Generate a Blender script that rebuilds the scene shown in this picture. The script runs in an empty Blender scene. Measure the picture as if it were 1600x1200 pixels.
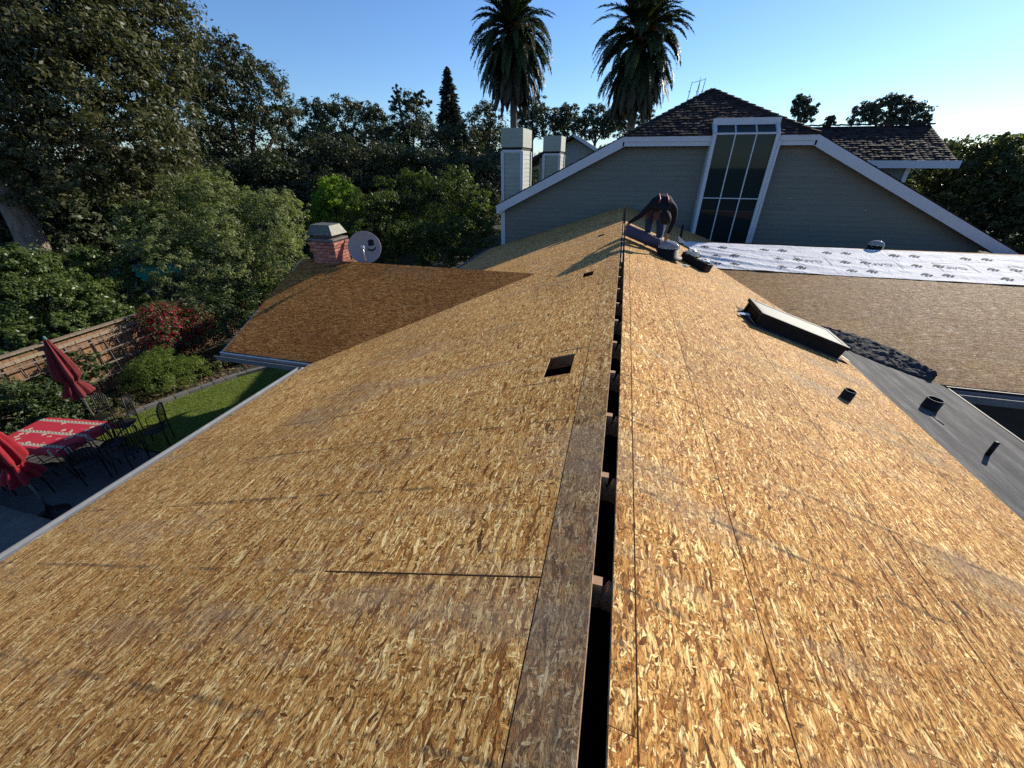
import bpy, bmesh, math, random
import numpy as np
from mathutils import Vector, Matrix, noise as mnoise

sc = bpy.context.scene
col = sc.collection
rng = random.Random(7)
NR = np.random.RandomState(11)
R = math.radians

# ------------------------------------------------------------------ camera
CAM = Vector((-.116, 0, 5.85)); FPX = 605.0
cam_d = bpy.data.cameras.new('camera'); cam = bpy.data.objects.new('camera', cam_d); col.objects.link(cam)
cam_d.sensor_fit = 'HORIZONTAL'; cam_d.sensor_width = 36; cam_d.lens = 36 * FPX / 1600
cam_d.clip_start = .05; cam_d.clip_end = 3000
cam.location = CAM; cam.rotation_euler = (R(60), 0, R(14.5))
sc.camera = cam

# ------------------------------------------------------------------ sky, sun, exposure
SUN_EL, SUN_AZ = 25.0, 39.0          # azimuth measured from +Y towards +X
world = bpy.data.worlds.new('World'); sc.world = world; world.use_nodes = True
wn = world.node_tree.nodes; wl = world.node_tree.links
sky = wn.new('ShaderNodeTexSky'); sky.sky_type = 'NISHITA'; sky.sun_disc = False
sky.sun_elevation = R(SUN_EL); sky.sun_rotation = R(SUN_AZ)
sky.air_density = 1.0; sky.dust_density = .15; sky.ozone_density = 4.0; sky.altitude = 50
bg = wn['Background']; bg.inputs[1].default_value = .085
tint = wn.new('ShaderNodeMix'); tint.data_type = 'RGBA'; tint.blend_type = 'MULTIPLY'; tint.inputs[0].default_value = 1
tint.inputs[7].default_value = (.78, .94, 1.14, 1)      # the saturated blue of a dry clear morning
wl.new(sky.outputs[0], tint.inputs[6]); wl.new(tint.outputs[2], bg.inputs[0])
sun_d = bpy.data.lights.new('sun', 'SUN'); sun = bpy.data.objects.new('sun', sun_d); col.objects.link(sun)
sun_d.energy = 4.4; sun_d.angle = R(.5); sun_d.color = (1, .92, .79)
sd = Vector((math.sin(R(SUN_AZ)) * math.cos(R(SUN_EL)), math.cos(R(SUN_AZ)) * math.cos(R(SUN_EL)), math.sin(R(SUN_EL))))
sun.rotation_euler = sd.to_track_quat('Z', 'Y').to_euler()
sun.location = (20, 30, 30)
sc.view_settings.view_transform = 'Standard'; sc.view_settings.look = 'None'
sc.view_settings.exposure = .72; sc.view_settings.gamma = 1
sc.view_settings.use_curve_mapping = False
sc.cycles.max_bounces = 6; sc.cycles.diffuse_bounces = 3; sc.cycles.glossy_bounces = 3
sc.cycles.transmission_bounces = 6; sc.cycles.transparent_max_bounces = 8
sc.cycles.use_denoising = False

# ------------------------------------------------------------------ helpers
_h = Vector((-math.sin(R(14.5)), math.cos(R(14.5)), 0)); _R = Vector((math.cos(R(14.5)), math.sin(R(14.5)), 0))
_F = _h * math.cos(R(30)) - Vector((0, 0, .5)); _U = _h * .5 + Vector((0, 0, math.cos(R(30))))
def at(px, py, D):
    """world point seen at photo pixel (1600x1200) at horizontal distance D from the lens"""
    r = _R * (px - 800) + _F * FPX - _U * (py - 600)
    return CAM + r * (D / math.hypot(r.x, r.y))
def mpp(p):                       # metres per photo pixel at p
    return (Vector(p) - CAM).dot(_F) / FPX

def tag(o, label=None, cat=None, group=None, kind=None):
    if label: o['label'] = label
    if cat: o['category'] = cat
    if group: o['group'] = group
    if kind: o['kind'] = kind
    return o
def thing(name, label, cat, loc=(0, 0, 0), rz=0, group=None):
    o = bpy.data.objects.new(name, None); col.objects.link(o); o.empty_display_size = .2
    o.location = loc; o.rotation_euler = (0, 0, rz)
    return tag(o, label, cat, group)
def wloc(o):
    v = Vector((0, 0, 0))
    while o: v += o.location; o = o.parent
    return v
def link(name, me, parent=None, loc=(0, 0, 0)):
    o = bpy.data.objects.new(name, me); col.objects.link(o); o.location = loc
    if parent: o.parent = parent
    return o
def copy_tree(o, parent=None):
    c = o.copy(); col.objects.link(c)
    if parent: c.parent = parent
    for ch in [k for k in o.children]: copy_tree(ch, c)
    return c

class MB:
    """collects shapes given in world (or local) coordinates and links them as ONE mesh object"""
    def __init__(s): s.v = []; s.f = []; s.m = []; s.sm = []
    def add(s, vs, fs, mi=0, smooth=False):
        b = len(s.v); s.v += [tuple(v) for v in vs]
        for f in fs: s.f.append(tuple(b + i for i in f)); s.m.append(mi); s.sm.append(smooth)
        return s
    def box(s, c, d, rz=0, mi=0, M=None):
        x, y, z = d[0] / 2, d[1] / 2, d[2] / 2
        vs = [Vector((a * x, b * y, e * z)) for e in (-1, 1) for b in (-1, 1) for a in (-1, 1)]
        if M is None: M = Matrix.Rotation(rz, 3, 'Z')
        vs = [M @ v + Vector(c) for v in vs]
        return s.add(vs, [(0, 2, 3, 1), (4, 5, 7, 6), (0, 1, 5, 4), (2, 6, 7, 3), (0, 4, 6, 2), (1, 3, 7, 5)], mi)
    def beam(s, a, b, w, h, up=(0, 0, 1), mi=0):
        a = Vector(a); b = Vector(b); d = (b - a); L = d.length; d.normalize()
        x = d.cross(Vector(up)).normalized(); z = x.cross(d)
        M = Matrix((x, d, z)).transposed()
        return s.box((a + b) / 2, (w, L, h), M=M, mi=mi)
    def tube(s, pts, r, n=8, mi=0, cap=True, smooth=True):
        pts = [Vector(p) for p in pts]; rs = r if isinstance(r, (list, tuple)) else [r] * len(pts)
        vs = []; fs = []; prev = None
        for i, p in enumerate(pts):
            d = (pts[min(i + 1, len(pts) - 1)] - pts[max(i - 1, 0)]).normalized()
            x = d.orthogonal().normalized() if prev is None else (prev - d * prev.dot(d)).normalized()
            prev = x; y = d.cross(x)
            for k in range(n):
                t = 2 * math.pi * k / n
                vs.append(p + (x * math.cos(t) + y * math.sin(t)) * rs[i])
        for i in range(len(pts) - 1):
            for k in range(n):
                a = i * n + k; b = i * n + (k + 1) % n
                fs.append((a, b, b + n, a + n))
        if cap: fs.append(tuple(range(n))[::-1]); fs.append(tuple(range((len(pts) - 1) * n, len(pts) * n)))
        return s.add(vs, fs, mi, smooth)
    def lathe(s, c, prof, n=16, mi=0, M=None, smooth=True, wob=None):
        vs = []; fs = []; M = M or Matrix.Identity(3)
        for j, (r, z) in enumerate(prof):
            for k in range(n):
                t = 2 * math.pi * k / n; rr = r * (wob(t, z) if wob else 1)
                vs.append(M @ Vector((rr * math.cos(t), rr * math.sin(t), z)) + Vector(c))
        for j in range(len(prof) - 1):
            for k in range(n):
                a = j * n + k; b = j * n + (k + 1) % n
                fs.append((a, b, b + n, a + n))
        return s.add(vs, fs, mi, smooth)
    def prism(s, poly, d, mi=0):
        """poly: 3-D planar points, extruded by vector d"""
        n = len(poly); P = [Vector(p) for p in poly]; Q = [p + Vector(d) for p in P]
        fs = [tuple(range(n))[::-1], tuple(range(n, 2 * n))] + [(i, (i + 1) % n, n + (i + 1) % n, n + i) for i in range(n)]
        return s.add(P + Q, fs, mi)
    def mesh(s, name, off=(0, 0, 0), fix=True):
        me = bpy.data.meshes.new(name)
        o = Vector(off); me.from_pydata([(v[0] - o.x, v[1] - o.y, v[2] - o.z) for v in s.v], [], s.f)
        me.polygons.foreach_set('material_index', s.m); me.polygons.foreach_set('use_smooth', s.sm)
        if fix:
            bm = bmesh.new(); bm.from_mesh(me); bmesh.ops.recalc_face_normals(bm, faces=bm.faces); bm.to_mesh(me); bm.free()
        return me
    def build(s, name, mat, parent=None, origin=None, bevel=0, fix=True):
        off = wloc(parent) if parent else Vector(origin or (0, 0, 0))
        me = s.mesh(name, off, fix)
        for m in (mat if isinstance(mat, (list, tuple)) else [mat]): me.materials.append(m)
        o = link(name, me, parent, (0, 0, 0) if parent else off)
        if bevel:
            b = o.modifiers.new('bevel', 'BEVEL'); b.width = bevel; b.segments = 2; b.limit_method = 'ANGLE'
        return o

def fastmesh(name, V, nper, mat, mi=None, mats=None):
    """V: (n*nper,3) array; consecutive nper verts make a face"""
    me = bpy.data.meshes.new(name); n = len(V) // nper
    me.vertices.add(len(V)); me.vertices.foreach_set('co', np.ascontiguousarray(V, dtype=np.float32).ravel())
    me.loops.add(len(V)); me.loops.foreach_set('vertex_index', np.arange(len(V), dtype=np.int32))
    me.polygons.add(n); me.polygons.foreach_set('loop_start', np.arange(0, len(V), nper, dtype=np.int32))
    me.polygons.foreach_set('loop_total', np.full(n, nper, dtype=np.int32))
    if mats:
        for m in mats: me.materials.append(m)
        me.polygons.foreach_set('material_index', np.asarray(mi, dtype=np.int32))
    else: me.materials.append(mat)
    me.update(calc_edges=True)
    return me

# ------------------------------------------------------------------ materials
class NT:
    def __init__(s, name):
        s.m = bpy.data.materials.new(name); s.m.use_nodes = True; s.t = s.m.node_tree
        s.b = s.t.nodes['Principled BSDF']; s.out = s.t.nodes['Material Output']
    def n(s, typ, **k):
        x = s.t.nodes.new(typ)
        for a, b in k.items(): setattr(x, a, b)
        return x
    def l(s, a, b): s.t.links.new(a, b)
    def val(s, x, sock):
        if isinstance(x, (int, float)): sock.default_value = x
        elif isinstance(x, (tuple, list)): sock.default_value = x if len(x) == 3 or sock.type != 'VECTOR' else x[:3]
        else: s.l(x, sock)
    def math(s, op, a, b=0, c=None, clamp=False):
        x = s.n('ShaderNodeMath', operation=op, use_clamp=clamp); s.val(a, x.inputs[0]); s.val(b, x.inputs[1])
        if c is not None: s.val(c, x.inputs[2])
        return x.outputs[0]
    def vmath(s, op, a, b=(0, 0, 0)):
        x = s.n('ShaderNodeVectorMath', operation=op); s.val(a, x.inputs[0]); s.val(b, x.inputs[1]); return x.outputs[0]
    def mixf(s, f, a, b):
        x = s.n('ShaderNodeMix', data_type='FLOAT'); s.val(f, x.inputs[0]); s.val(a, x.inputs[2]); s.val(b, x.inputs[3]); return x.outputs[0]
    def mixv(s, f, a, b):
        x = s.n('ShaderNodeMix', data_type='VECTOR'); s.val(f, x.inputs[0]); s.val(a, x.inputs[4]); s.val(b, x.inputs[5]); return x.outputs[1]
    def mixc(s, f, a, b, mode='MIX'):
        x = s.n('ShaderNodeMix', data_type='RGBA', blend_type=mode); s.val(f, x.inputs[0])
        for v, i in ((a, 6), (b, 7)):
            if isinstance(v, (tuple, list)): v = tuple(v) + ((1,) if len(v) == 3 else ())
            s.val(v, x.inputs[i])
        return x.outputs[2]
    def ramp(s, f, stops, interp='LINEAR'):
        x = s.n('ShaderNodeValToRGB'); r = x.color_ramp; r.interpolation = interp
        while len(r.elements) < len(stops): r.elements.new(.5)
        for e, (p, c) in zip(r.elements, stops):
            e.position = p; e.color = (tuple(c) + (1,)) if isinstance(c, (tuple, list)) else (c, c, c, 1)
        s.l(f, x.inputs[0]); return x.outputs[0]
    def noise(s, vec, scale, detail=3, rough=.55, dim='3D', out=0, dist=0):
        x = s.n('ShaderNodeTexNoise', noise_dimensions=dim); x.inputs['Scale'].default_value = scale
        x.inputs['Detail'].default_value = detail; x.inputs['Roughness'].default_value = rough; x.inputs['Distortion'].default_value = dist
        if vec is not None: s.l(vec, x.inputs['Vector'])
        return x.outputs[out]
    def coords(s, which='Object'): return s.n('ShaderNodeTexCoord').outputs[which]
    def pos(s): return s.n('ShaderNodeNewGeometry').outputs['Position']
    def bump(s, h, strength=.4, dist=.01):
        x = s.n('ShaderNodeBump'); x.inputs['Strength'].default_value = strength; x.inputs['Distance'].default_value = dist
        s.l(h, x.inputs['Height']); s.l(x.outputs[0], s.b.inputs['Normal'])
    def base(s, c): s.val(tuple(c) + (1,) if isinstance(c, (tuple, list)) and len(c) == 3 else c, s.b.inputs['Base Color'])
    def rough(s, r): s.val(r, s.b.inputs['Roughness'])

def plain(name, c, rough=.6, metal=0, var=.15, scale=6, bump=0, bscale=60, spec=.5, dirt=None):
    t = NT(name); v = t.coords()
    f = t.noise(v, scale, 4, .6)
    k = t.ramp(f, [(.3, 1 - var), (.7, 1 + var)])
    cc = t.mixc(1.0, c, k, 'MULTIPLY')
    if dirt:
        g = t.ramp(t.noise(v, scale * .5, 5, .7), [(.52, 0), (.68, 1)])
        cc = t.mixc(t.math('MULTIPLY', g, .6), cc, dirt)
    t.base(cc); t.rough(rough); t.b.inputs['Metallic'].default_value = metal
    t.b.inputs['Specular IOR Level'].default_value = spec
    if bump: t.bump(t.noise(v, bscale, 3), bump, .004)
    return t.m

def osb(name, gain=(1, 1, 1), weather=0.0, contrast=1.0, lines=True, rough=.52, smear=1.0, pale=0.0):
    t = NT(name)
    oi = t.n('ShaderNodeObjectInfo')
    co = t.vmath('ADD', t.coords(), t.vmath('MULTIPLY', (37., 91., 0.), oi.outputs['Random']))
    wz = t.n('ShaderNodeTexNoise', noise_dimensions='2D'); wz.inputs['Scale'].default_value = 18; wz.inputs['Detail'].default_value = 2
    t.l(co, wz.inputs['Vector'])
    co = t.vmath('ADD', co, t.vmath('MULTIPLY', t.vmath('SUBTRACT', wz.outputs['Color'], (.5, .5, .5)), (.022, .022, 0)))
    layers = [(3, .052, .0085, 0), (-28, .042, .008, .50), (42, .034, .0075, .64), (-62, .030, .008, .78), (9, .072, .011, .62), (-8, .085, .013, .78), (84, .032, .009, .86), (24, .055, .013, .88), (0, .080, .012, .82), (-15, .11, .020, .93)]
    val = edge = vec = hgt = None
    for i, (ang, ln, wd, thr) in enumerate(layers):
        rot = t.n('ShaderNodeVectorRotate', rotation_type='Z_AXIS'); rot.inputs['Angle'].default_value = R(ang); t.l(co, rot.inputs['Vector'])
        c = t.vmath('ADD', t.vmath('MULTIPLY', rot.outputs[0], (1 / ln, 1 / wd, 1)), (13.7 * i, 5.3 * i, 0))
        v = t.n('ShaderNodeTexVoronoi', voronoi_dimensions='2D', feature='F1'); v.inputs['Scale'].default_value = 1; t.l(c, v.inputs['Vector'])
        e = t.n('ShaderNodeTexVoronoi', voronoi_dimensions='2D', feature='DISTANCE_TO_EDGE'); e.inputs['Scale'].default_value = 1; t.l(c, e.inputs['Vector'])
        sp = t.n('ShaderNodeSeparateColor'); t.l(v.outputs['Color'], sp.inputs[0])
        if i == 0: val, edge, vec, hgt = sp.outputs[0], e.outputs[0], c, sp.outputs[2]
        else:
            m = t.math('GREATER_THAN', sp.outputs[1], thr)
            val = t.mixf(m, val, sp.outputs[0]); edge = t.mixf(m, edge, e.outputs[0]); vec = t.mixv(m, vec, c); hgt = t.mixf(m, hgt, sp.outputs[2])
    stops = [(0, (.09, .038, .014)), (.07, (.24, .11, .042)), (.20, (.38, .19, .070)), (.42, (.50, .295, .118)), (.65, (.60, .39, .175)), (.84, (.74, .56, .30)), (1, (.92, .78, .50))]
    c = t.ramp(val, stops)
    grain = t.noise(t.vmath('MULTIPLY', vec, (.8, 5.5, 1)), 1.0, 3, .6, '2D')
    c = t.mixc(1, c, t.ramp(grain, [(.25, 1 - .24 * contrast), (.75, 1 + .22 * contrast)]), 'MULTIPLY')
    c = t.mixc(1, c, t.ramp(edge, [(0, 1 - .62 * contrast), (.09, 1 - .12 * contrast), (.18, 1)]), 'MULTIPLY')
    fine = t.noise(t.vmath('MULTIPLY', co, (45, 150, 1)), 1.0, 3, .65, '2D')
    c = t.mixc(1, c, t.ramp(fine, [(.28, 1 - .36 * contrast), (.5, 1), (.72, 1 + .26 * contrast)]), 'MULTIPLY')
    p = t.pos()
    # gaps and dark fragments between the strands
    gap = t.noise(t.vmath('MULTIPLY', co, (30, 95, 1)), 1.0, 4, .66, '2D')
    gm = t.ramp(gap, [(.56, 0), (.66, 1)])
    c = t.mixc(t.math('MULTIPLY', gm, min(1, .80 * contrast)), c, (.085, .05, .025))
    # broad tone of the sheets
    tone = t.noise(p, .9, 4, .6)
    c = t.mixc(1, c, t.ramp(tone, [(.3, (.84, .82, .80)), (.7, (1.10, 1.10, 1.12))]), 'MULTIPLY')
    if pale: c = t.mixc(pale, c, (.62, .44, .23))
    # grey foot scuffs and rain marks, running down the slope
    sep = t.n('ShaderNodeSeparateXYZ'); t.l(p, sep.inputs[0])
    sm = t.noise(t.vmath('MULTIPLY', p, (.55, 1.9, .3)), 1.0, 6, .72)
    smm = t.ramp(sm, [(.53, 0), (.66, 1)])
    c = t.mixc(t.math('MULTIPLY', smm, .50 * smear), c, (.25, .215, .20))
    if lines:
        # thin dark lines that nails, rafters and old felt left, every rafter
        fr = t.math('ABSOLUTE', t.math('SUBTRACT', t.math('FRACT', t.math('DIVIDE', t.math('ADD', t.math('ADD', sep.outputs[1], .305 - 1.02 + 61), t.math('MULTIPLY', t.noise(p, 2.2, 2), .025)), .61)), .5))
        ln = t.ramp(fr, [(.010, 1), (.028, 0)])
        nm = t.ramp(t.noise(t.vmath('MULTIPLY', p, (3, 1.2, 3)), 1.0, 5, .7), [(.45, 0), (.56, 1)])
        c = t.mixc(t.math('MULTIPLY', t.math('MULTIPLY', ln, nm), t.ramp(t.math('MULTIPLY_ADD', gap, .5, t.math('MULTIPLY', fine, .5)), [(.42, .25), (.58, .95)])), c, (.05, .045, .045))
        fx = t.math('ABSOLUTE', t.math('SUBTRACT', t.math('FRACT', t.math('DIVIDE', t.math('ADD', t.math('ADD', sep.outputs[0], 61.13), t.math('MULTIPLY', t.noise(p, 3.1, 3), .04)), .39)), .5))
        lx = t.math('MULTIPLY', t.ramp(fx, [(.008, 1), (.035, 0)]), t.ramp(t.noise(t.vmath('MULTIPLY', p, (5, .9, 5)), 1.0, 5, .75), [(.54, 0), (.62, 1)]))
        c = t.mixc(t.math('MULTIPLY', lx, .7), c, (.06, .045, .035))
        # nail heads and drops of tar
        dv = t.n('ShaderNodeTexVoronoi', voronoi_dimensions='2D', feature='F1'); dv.inputs['Scale'].default_value = 9; t.l(co, dv.inputs['Vector'])
        dsp = t.n('ShaderNodeSeparateColor'); t.l(dv.outputs['Color'], dsp.inputs[0])
        dd = t.math('MULTIPLY', t.math('LESS_THAN', dv.outputs['Distance'], t.math('MULTIPLY', dsp.outputs[2], .07)), t.math('GREATER_THAN', dsp.outputs[0], .60))
        c = t.mixc(t.math('MULTIPLY', dd, .85), c, (.035, .03, .03))
    if weather:
        wn_ = t.noise(p, 3.0, 6, .7)
        wm = t.math('MULTIPLY', t.ramp(wn_, [(.30, .45), (.55, 1)]), t.ramp(t.math('ADD', t.math('MULTIPLY', sep.outputs[1], .1), t.math('MULTIPLY', wn_, .2)), [(.24, 1), (.42, 0)]))
        lum = t.mixc(1, c, (.62, .64, .80), 'MULTIPLY')
        g = t.mixc(.38, lum, (.20, .175, .17))
        c = t.mixc(t.math('MULTIPLY', wm, weather), c, g)
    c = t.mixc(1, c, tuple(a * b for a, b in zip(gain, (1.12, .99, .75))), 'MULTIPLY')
    rnd = t.math('ADD', t.math('MULTIPLY', oi.outputs['Random'], .14), .93)
    cr = t.n('ShaderNodeCombineColor'); [t.l(rnd, cr.inputs[i]) for i in range(3)]
    c = t.mixc(1, c, cr.outputs[0], 'MULTIPLY')
    t.base(c)
    t.rough(t.math('ADD', t.math('MULTIPLY', hgt, .22), rough + .12))
    t.b.inputs['Specular IOR Level'].default_value = .10
    hh = t.math('ADD', t.math('ADD', hgt, t.math('MULTIPLY', grain, .35)), t.ramp(edge, [(0, -.6), (.1, 0)]))
    hh = t.math('SUBTRACT', hh, t.math('MULTIPLY', gm, .8))
    t.bump(t.math('ADD', hh, t.math('MULTIPLY', fine, .5)), .8, .0030)
    return t.m

M = {}
M['osb'] = osb('osb_left_lift', (1.12, 1.08, .96))  # left slope: board colour lifted to make up for its weaker sunlight
M['osb_r'] = osb('osb_sheathing', (1.0, .97, .90), smear=1.15)
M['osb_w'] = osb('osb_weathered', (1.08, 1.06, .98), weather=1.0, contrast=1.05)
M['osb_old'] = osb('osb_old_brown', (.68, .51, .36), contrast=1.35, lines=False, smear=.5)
M['osb_mid'] = osb('osb_dull', (.50, .45, .37), contrast=1.35, lines=False, smear=.7)
M['ply_edge'] = plain('sheet_edge', (.34, .22, .11), .7, var=.4, scale=30)
M['rafter'] = plain('rafter_wood', (.42, .24, .12), .7, var=.25, scale=14)
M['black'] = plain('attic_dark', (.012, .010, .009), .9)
M['blackmetal'] = plain('black_metal', (.010, .010, .011), .6, var=.3, spec=.2)
M['iron'] = plain('wrought_iron', (.012, .012, .012), .5, .4)
M['flash'] = plain('grey_metal', (.42, .44, .46), .35, .7, var=.12)
M['gutter'] = plain('gutter_paint', (.16, .168, .18), .7, var=.06, dirt=(.25, .25, .24))
M['white'] = plain('white_paint', (.55, .56, .60), .5, var=.05, scale=3, dirt=(.5, .5, .48))
M['stucco'] = plain('stucco', (.36, .35, .32), .8, var=.1, bump=.4)
M['mortar'] = plain('mortar', (.20, .17, .15), .9, var=.2, scale=20)
M['conc'] = plain('concrete', (.125, .12, .11), .85, var=.2, scale=9, bump=.5)
M['rubber'] = plain('black_rubber', (.02, .02, .02), .6)
M['leather'] = plain('tool_belt', (.085, .035, .022), .6, var=.3, scale=20)
M['red_strap'] = plain('red_strap', (.45, .03, .035), .5)

def siding(name, c):
    t = NT(name); v = t.pos()
    k = t.ramp(t.noise(t.vmath('MULTIPLY', v, (1.2, 1.2, 12)), 1, 4, .6), [(.3, .88), (.7, 1.1)])
    oi = t.n('ShaderNodeObjectInfo'); r = t.math('ADD', t.math('MULTIPLY', oi.outputs['Random'], .10), .95)
    cr = t.n('ShaderNodeCombineColor'); [t.l(r, cr.inputs[i]) for i in range(3)]
    t.base(t.mixc(1, t.mixc(1, c, k, 'MULTIPLY'), cr.outputs[0], 'MULTIPLY')); t.rough(.65)
    t.bump(t.noise(t.vmath('MULTIPLY', v, (6, 6, 90)), 1, 3), .25, .003); return t.m
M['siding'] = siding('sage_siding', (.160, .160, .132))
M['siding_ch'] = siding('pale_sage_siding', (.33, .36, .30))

def bark(name, c=(.10, .075, .055)):
    t = NT(name); v = t.pos()
    n = t.noise(t.vmath('MULTIPLY', v, (9, 9, 2.2)), 1, 5, .7)
    t.base(t.ramp(n, [(.3, tuple(x * .45 for x in c)), (.7, tuple(x * 1.7 for x in c))])); t.rough(.9); t.bump(n, .9, .04); return t.m
M['bark'] = bark('oak_bark'); M['palmbark'] = bark('palm_bark', (.16, .11, .08))

def leaf(name, c1, c2, c3=None, p3=.05, trans=.35, rough=.45):
    t = NT(name); g = t.n('ShaderNodeNewGeometry'); r = g.outputs['Random Per Island']
    c = t.mixc(r, c1, c2)
    big = t.noise(t.pos(), .55, 3, .6)
    c = t.mixc(1, c, t.ramp(big, [(.3, (.78, .80, .84)), (.7, (1.22, 1.18, 1.0))]), 'MULTIPLY')
    if c3: c = t.mixc(t.math('GREATER_THAN', t.math('FRACT', t.math('MULTIPLY', r, 17.31)), 1 - p3), c, c3)
    t.base(c); t.rough(rough); t.b.inputs['Specular IOR Level'].default_value = .22
    tr = t.n('ShaderNodeBsdfTranslucent'); t.l(t.mixc(1, c, (1.3, 1.5, .6), 'MULTIPLY'), tr.inputs[0])
    mx = t.n('ShaderNodeMixShader'); mx.inputs[0].default_value = trans
    t.l(t.b.outputs[0], mx.inputs[1]); t.l(tr.outputs[0], mx.inputs[2]); t.l(mx.outputs[0], t.out.inputs[0])
    return t.m
M['oak'] = leaf('oak_leaf', (.046, .050, .022), (.110, .108, .050), trans=.25)
M['oak2'] = leaf('oak_leaf_far', (.036, .044, .020), (.080, .086, .038), trans=.22)
M['far'] = leaf('far_leaf', (.026, .038, .018), (.056, .070, .030), trans=.2)
M['conif'] = leaf('conifer_needle', (.022, .034, .026), (.045, .060, .042), trans=.15)
M['sage'] = leaf('sage_leaf', (.120, .145, .060), (.26, .29, .14), trans=.42)
M['bright'] = leaf('lime_leaf', (.13, .20, .025), (.28, .38, .06), trans=.5)
M['hedge'] = leaf('hedge_leaf', (.040, .062, .016), (.105, .135, .035), trans=.42)
M['citrus'] = leaf('glossy_leaf', (.045, .075, .024), (.13, .17, .055), trans=.38, rough=.35)
M['ivy'] = leaf('ivy_leaf', (.030, .052, .022), (.080, .115, .045), trans=.3)
M['roseb'] = leaf('bougainvillea_leaf', (.05, .07, .03), (.10, .12, .05), trans=.3)
M['flower'] = leaf('magenta_flower', (.32, .008, .035), (.52, .025, .09), trans=.45)
M['rosem'] = leaf('feathery_leaf', (.07, .11, .022), (.17, .22, .05), trans=.4)
M['bed'] = leaf('bed_plant_leaf', (.045, .060, .022), (.12, .13, .05), (.30, .13, .10), .06, trans=.35)
M['palm'] = leaf('palm_leaflet', (.030, .048, .022), (.065, .085, .035), trans=.25)
M['palmd'] = leaf('dead_palm_leaflet', (.055, .045, .030), (.11, .085, .05), trans=.25)
M['rt'] = leaf('right_tree_leaf', (.045, .062, .028), (.11, .125, .05), (.30, .24, .07), .06, trans=.45)
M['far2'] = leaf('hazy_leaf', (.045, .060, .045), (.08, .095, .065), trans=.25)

def ground_mat():
    t = NT('garden_soil'); v = t.pos()
    n = t.noise(v, .6, 6, .65); n2 = t.noise(v, 14, 4, .7)
    c = t.ramp(n, [(.35, (.016, .018, .009)), (.6, (.032, .032, .016))])
    t.base(t.mixc(1, c, t.ramp(n2, [(.3, .55), (.7, 1.4)]), 'MULTIPLY')); t.rough(.95); t.bump(n2, .8, .03); return t.m
def lawn_mat():
    t = NT('lawn_turf'); v = t.pos()
    n = t.noise(v, 1.3, 4, .6); n2 = t.noise(v, 70, 3, .7)
    c = t.ramp(n, [(.3, (.08, .115, .010)), (.7, (.145, .180, .018))])
    c = t.mixc(1, c, t.ramp(n2, [(.3, .5), (.7, 1.45)]), 'MULTIPLY')
    t.base(c); t.rough(.8); t.bump(n2, 1, .03); return t.m
def patio_mat():
    t = NT('patio_concrete'); v = t.pos()
    c = t.mixc(1, (.080, .075, .070), t.ramp(t.noise(v, 3, 6, .7), [(.3, .75), (.7, 1.2)]), 'MULTIPLY')
    t.base(c); t.rough(.85); t.bump(t.noise(v, 40, 4), .3, .01); return t.m
M['ground'] = ground_mat(); M['lawn'] = lawn_mat(); M['patio'] = patio_mat()
def felt_mat():
    t = NT('roofing_felt'); v = t.pos()
    n = t.noise(t.vmath('MULTIPLY', v, (9, 1.2, 9)), 1, 6, .7); f = t.noise(v, 120, 2, .7)
    c = t.ramp(n, [(.3, (.035, .035, .036)), (.5, (.075, .074, .072)), (.7, (.16, .155, .148))])
    c = t.mixc(1, c, t.ramp(f, [(.35, .72), (.65, 1.3)]), 'MULTIPLY')
    s_ = t.ramp(t.noise(t.vmath('MULTIPLY', v, (22, 1.0, 22)), 1, 4, .7), [(.62, 0), (.68, 1)])
    c = t.mixc(t.math('MULTIPLY', s_, .6), c, (.36, .35, .33))
    t.base(c); t.rough(.85); t.b.inputs['Specular IOR Level'].default_value = .15; t.bump(t.math('ADD', n, t.math('MULTIPLY', f, .4)), .5, .006); return t.m
M['felt'] = felt_mat()
def tile_mat():
    t = NT('brown_roof_tile'); v = t.pos(); g = t.n('ShaderNodeNewGeometry')
    c = t.mixc(g.outputs['Random Per Island'], (.020, .016, .015), (.060, .045, .040))
    c = t.mixc(1, c, t.ramp(t.noise(v, 9, 4, .7), [(.3, .7), (.7, 1.35)]), 'MULTIPLY')
    t.base(c); t.rough(.85); t.b.inputs['Specular IOR Level'].default_value = .1; t.bump(t.noise(v, 50, 3), .4, .01); return t.m
M['tile'] = tile_mat()
def wood_mat(name, c):
    t = NT(name); v = t.coords(); oi = t.n('ShaderNodeObjectInfo')
    v = t.vmath('ADD', v, t.vmath('MULTIPLY', (9., 9., 9.), oi.outputs['Random']))
    n = t.noise(t.vmath('MULTIPLY', v, (30, 30, 2.5)), 1, 4, .6)
    k = t.ramp(n, [(.3, .62), (.7, 1.3)])
    cc = t.mixc(1, c, k, 'MULTIPLY')
    r = t.math('ADD', t.math('MULTIPLY', oi.outputs['Random'], .5), .72); cr = t.n('ShaderNodeCombineColor'); [t.l(r, cr.inputs[i]) for i in range(3)]
    t.base(t.mixc(1, cc, cr.outputs[0], 'MULTIPLY')); t.rough(.8); t.bump(n, .4, .004); return t.m
M['fence'] = wood_mat('cedar_board', (.22, .115, .055)); M['fence_cap'] = wood_mat('weathered_rail', (.22, .165, .11)); M['trellis'] = wood_mat('grey_lath', (.17, .14, .11))
def brick_mat():
    t = NT('red_brick'); v = t.coords(); oi = t.n('ShaderNodeObjectInfo')
    c = t.ramp(oi.outputs['Random'], [(0, (.20, .055, .04)), (.5, (.33, .105, .07)), (1, (.42, .18, .12))])
    n = t.noise(v, 30, 4, .7)
    c = t.mixc(t.ramp(n, [(.55, 0), (.7, .7)]), c, (.55, .47, .40))
    t.base(c); t.rough(.85); t.bump(n, .5, .006); return t.m
M['brick'] = brick_mat()
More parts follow.
